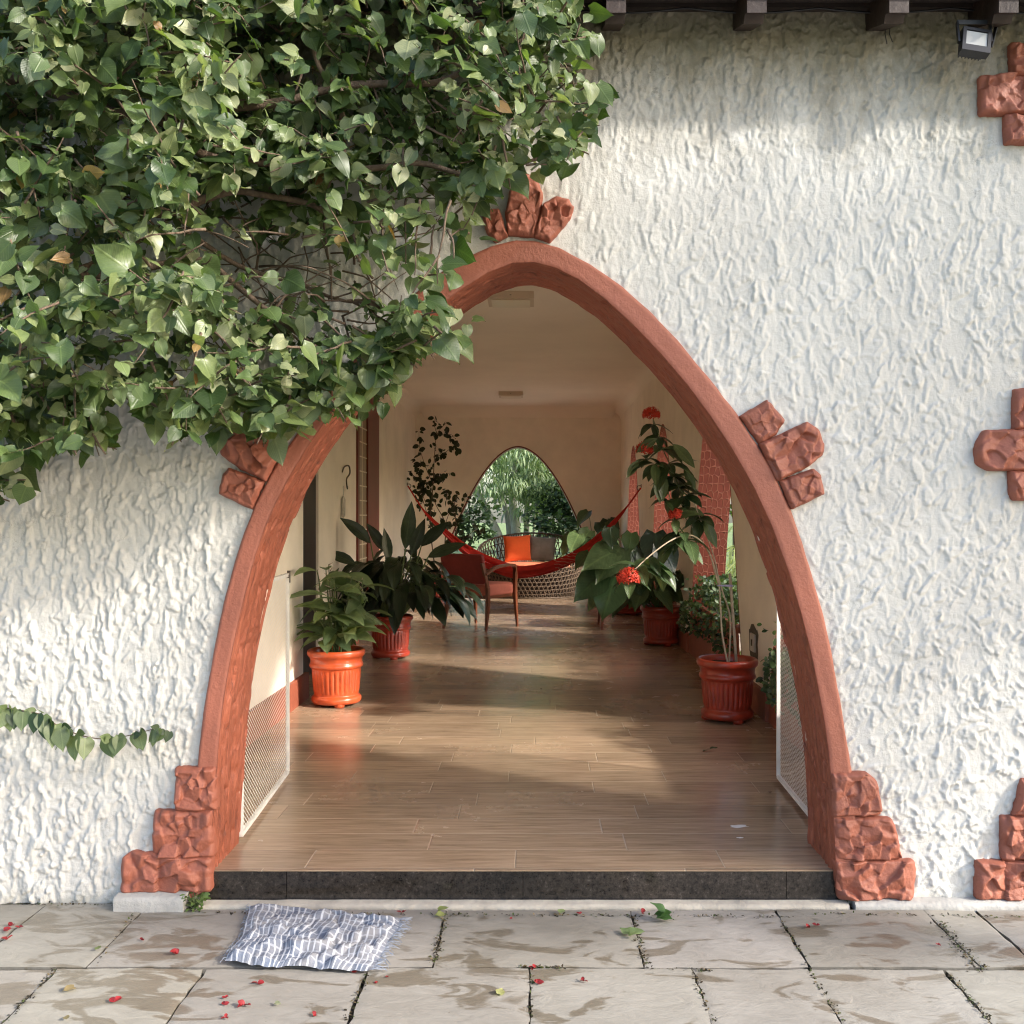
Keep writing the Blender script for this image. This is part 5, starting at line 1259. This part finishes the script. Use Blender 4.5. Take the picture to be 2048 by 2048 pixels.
garden_tree('pale_tree',(bx,27,GG),'pale feathery tree with several bare trunks centred in the far arch window',
   [([(-.35,0,0),(-.45,0,.8),(-.9,0,1.8),(-1.5,.2,3.0)],.17),([(0.0,-.1,0),(.0,0,1.0),(-.1,0,2.2),(.1,.1,3.4)],.16),([(.22,0,0),(.28,.1,1.0),(.35,0,2.0),(.9,.1,3.2)],.10),([(.42,.1,0),(.47,0,.9),(.52,0,1.7)],.05),([(-.2,.2,0),(-.2,.2,1.2),(-.5,.3,2.4)],.11)],
   [(((0,0,3.6),(2.6,1.6,1.7),5200,.30,.16,pale),dict(seed=1,clump=80,droop=1.4,shape='strap',down=.5)),(((.5,-.6,2.3),(1.4,.7,.7),1500,.26,.16,pale),dict(seed=5,clump=26,droop=1.6,shape='strap',down=.8))])
garden_tree('dark_bush',(bx-1.75,25,GG),'dark round-leaved bush left of the pale trunks, seen through the far arch',[([(0,0,0),(0,0,1.0),(.2,0,1.6)],.06)],[(((0,0,1.45),(1.25,.8,1.0),2600,.15,.6,dark),dict(seed=2,clump=34))],'bark')
garden_tree('dark_bush',(bx+1.75,25.5,GG),'dark bush right of the pale trunks, seen through the far arch',[([(0,0,0),(0,0,1.0),(-.2,0,1.6)],.06)],[(((0,0,1.5),(1.45,.8,1.0),2800,.15,.6,dark),dict(seed=3,clump=34))],'bark')
for k,(x,y,R,h,lb) in enumerate(((-7,36,4.2,4.5,'broad green tree far behind on the left in the window view'),(0.3,40,4.5,4.6,'broad green tree far behind the pale trunks'),(7.5,37,4.2,4.4,'broad green tree far behind on the right in the window view'))):
    garden_tree('broad_tree',(x,y,GG),lb,[([(0,0,0),(0,0,1.5),(.3,0,3)],.2)],[(((0,0,h),(R,2.2,h*.78),2600,.42,.6,mid),dict(seed=20+k,clump=50))],'bark',group='trees at the end of the garden')
# palms and shrubs outside the right-hand openings
def palm(loc,h,n,L,label,seed):
    r=empty('palm',loc,0,label,'palm','palms outside the right wall'); rr_=random.Random(seed); ml,ms=MB(),MB(); ms.tube([(0,0,0),(.03,0,h*.5),(0,0,h)],[.07,.05,.04],8)
    for k in range(n):
        a=2*PI*k/n+rr_.gauss(0,.2); el=rr_.uniform(.1,1.2); d=Vector((math.cos(a)*math.cos(el),math.sin(a)*math.cos(el),math.sin(el))); p=Vector((0,0,h)); pts=[p.copy()]
        for i in range(14):
            d=(d+Vector((0,0,-.12))).normalized(); p=p+d*L/14; pts.append(p.copy())
            sd=d.cross(Vector((0,0,1))).normalized()
            for s in (-1,1):
                for o in (0,.5):
                    q=p+d*(o*L/14); ll=L*.30*math.sin(PI*(i+2)/17)**.7; leaf(ml,q,(sd*s+d*.7+Vector((0,0,-.2))),Vector((0,0,1)),ll,.028,'strap',.5,.2,lerpc((.10,.15,.05),(.30,.38,.17),rr_.random()),rnd=rr_)
        ms.tube(pts,[.009]*4+[.005]*11,4,1)
    ms.build('trunk',[M['bark'],M['stem']],r); ml.build('fronds',M['leaf_small'],r)
for k,(x,y,h,lb) in enumerate(((3.1,9.6,.7,'pale green palm fronds seen through the nearest narrow slot'),(3.6,12.2,1.0,'taller palm outside, behind the nearest narrow slot'),(4.6,15.5,.9,'palm outside, seen through the middle slot'))):
    palm((x,y,GG),h,15,1.7,lb,40+k)
for k,(x,y,R,lb) in enumerate(((7.6,14,1.6,'tall pale green shrub outside beyond the palms'),(8.2,18.5,2.0,'green shrub beyond the middle slot'),(7.2,22.5,1.6,'green shrub beyond the far slot'),(11.5,26.5,2.4,'green tree beyond the far end of the right wall'))):
    garden_tree('shrub',(x,y,GG),lb,[([(0,0,0),(.1,0,1),(0,.1,1.8)],.07)],[(((0,0,1.9),(R,R,1.9),2600,.17,.4,((.09,.14,.045),(.30,.38,.16))),dict(seed=50+k,clump=40))],'bark',cat='shrub',group='shrubs outside the right wall')
garden_tree('shade_tree',(5.2,7.0,GG),'unseen leafy tree added outside the right wall to shade the nearest narrow slot',[([(0,0,0),(-.1,0,1.2),(-.6,.2,2.6)],.08)],[(((-.9,.35,3.3),(1.2,.9,.9),1500,.15,.55,mid),dict(seed=90,clump=30))],'bark')  # added out of view to keep direct sun off the slot's far jamb
# tree standing to the right of the viewer, shading that side of the facade
garden_tree('courtyard_tree',(5.5,1.2,GG),'leafy courtyard tree to the right of the doorway, outside the picture',[([(0,0,0),(.1,0,1.6),(-.3,.1,3.0)],.13)],[(((-.6,.1,4.1),(1.5,.75,1.7),2600,.15,.6,mid),dict(seed=70,clump=40))],'bark')
# ================================================================== CAMERA AND LIGHT
cam=bpy.data.cameras.new('camera'); co=bpy.data.objects.new('camera',cam); COL.objects.link(co)
co.location=(0,0,CZ); co.rotation_euler=(PI/2,0,0); cam.sensor_width=36; cam.lens=FPX/2048*36
cam.shift_x=-(VX-1024)/2048; cam.shift_y=(VY-1024)/2048; cam.clip_start=.05; cam.clip_end=2000
S.camera=co
sd_=Vector((-.80,.36,-.47)).normalized()
sun=bpy.data.lights.new('sun','SUN'); so=bpy.data.objects.new('sun',sun); COL.objects.link(so)
so.rotation_euler=sd_.to_track_quat('-Z','Y').to_euler(); so.location=(6,-3,8); sun.energy=2.3; sun.angle=math.radians(3.0); sun.color=(1,.945,.86)
w=bpy.data.worlds.new('World'); S.world=w; w.use_nodes=True; nt=w.node_tree
bg=nt.nodes['Background'] if 'Background' in nt.nodes else nt.nodes.new('ShaderNodeBackground')
sk=nt.nodes.new('ShaderNodeTexSky'); sk.sky_type='NISHITA'; sk.sun_disc=False
sk.sun_elevation=math.asin(-sd_.z); sk.sun_rotation=math.atan2(-sd_.x,-sd_.y); sk.air_density=1.0; sk.dust_density=2.5; sk.ozone_density=1.0
nt.links.new(sk.outputs[0],bg.inputs[0]); bg.inputs[1].default_value=.15
S.render.engine='CYCLES'
S.view_settings.view_transform='Standard'; S.view_settings.look='None'; S.view_settings.gamma=1; S.view_settings.exposure=1.72
S.cycles.max_bounces=12; S.cycles.diffuse_bounces=8; S.cycles.filter_width=1.15
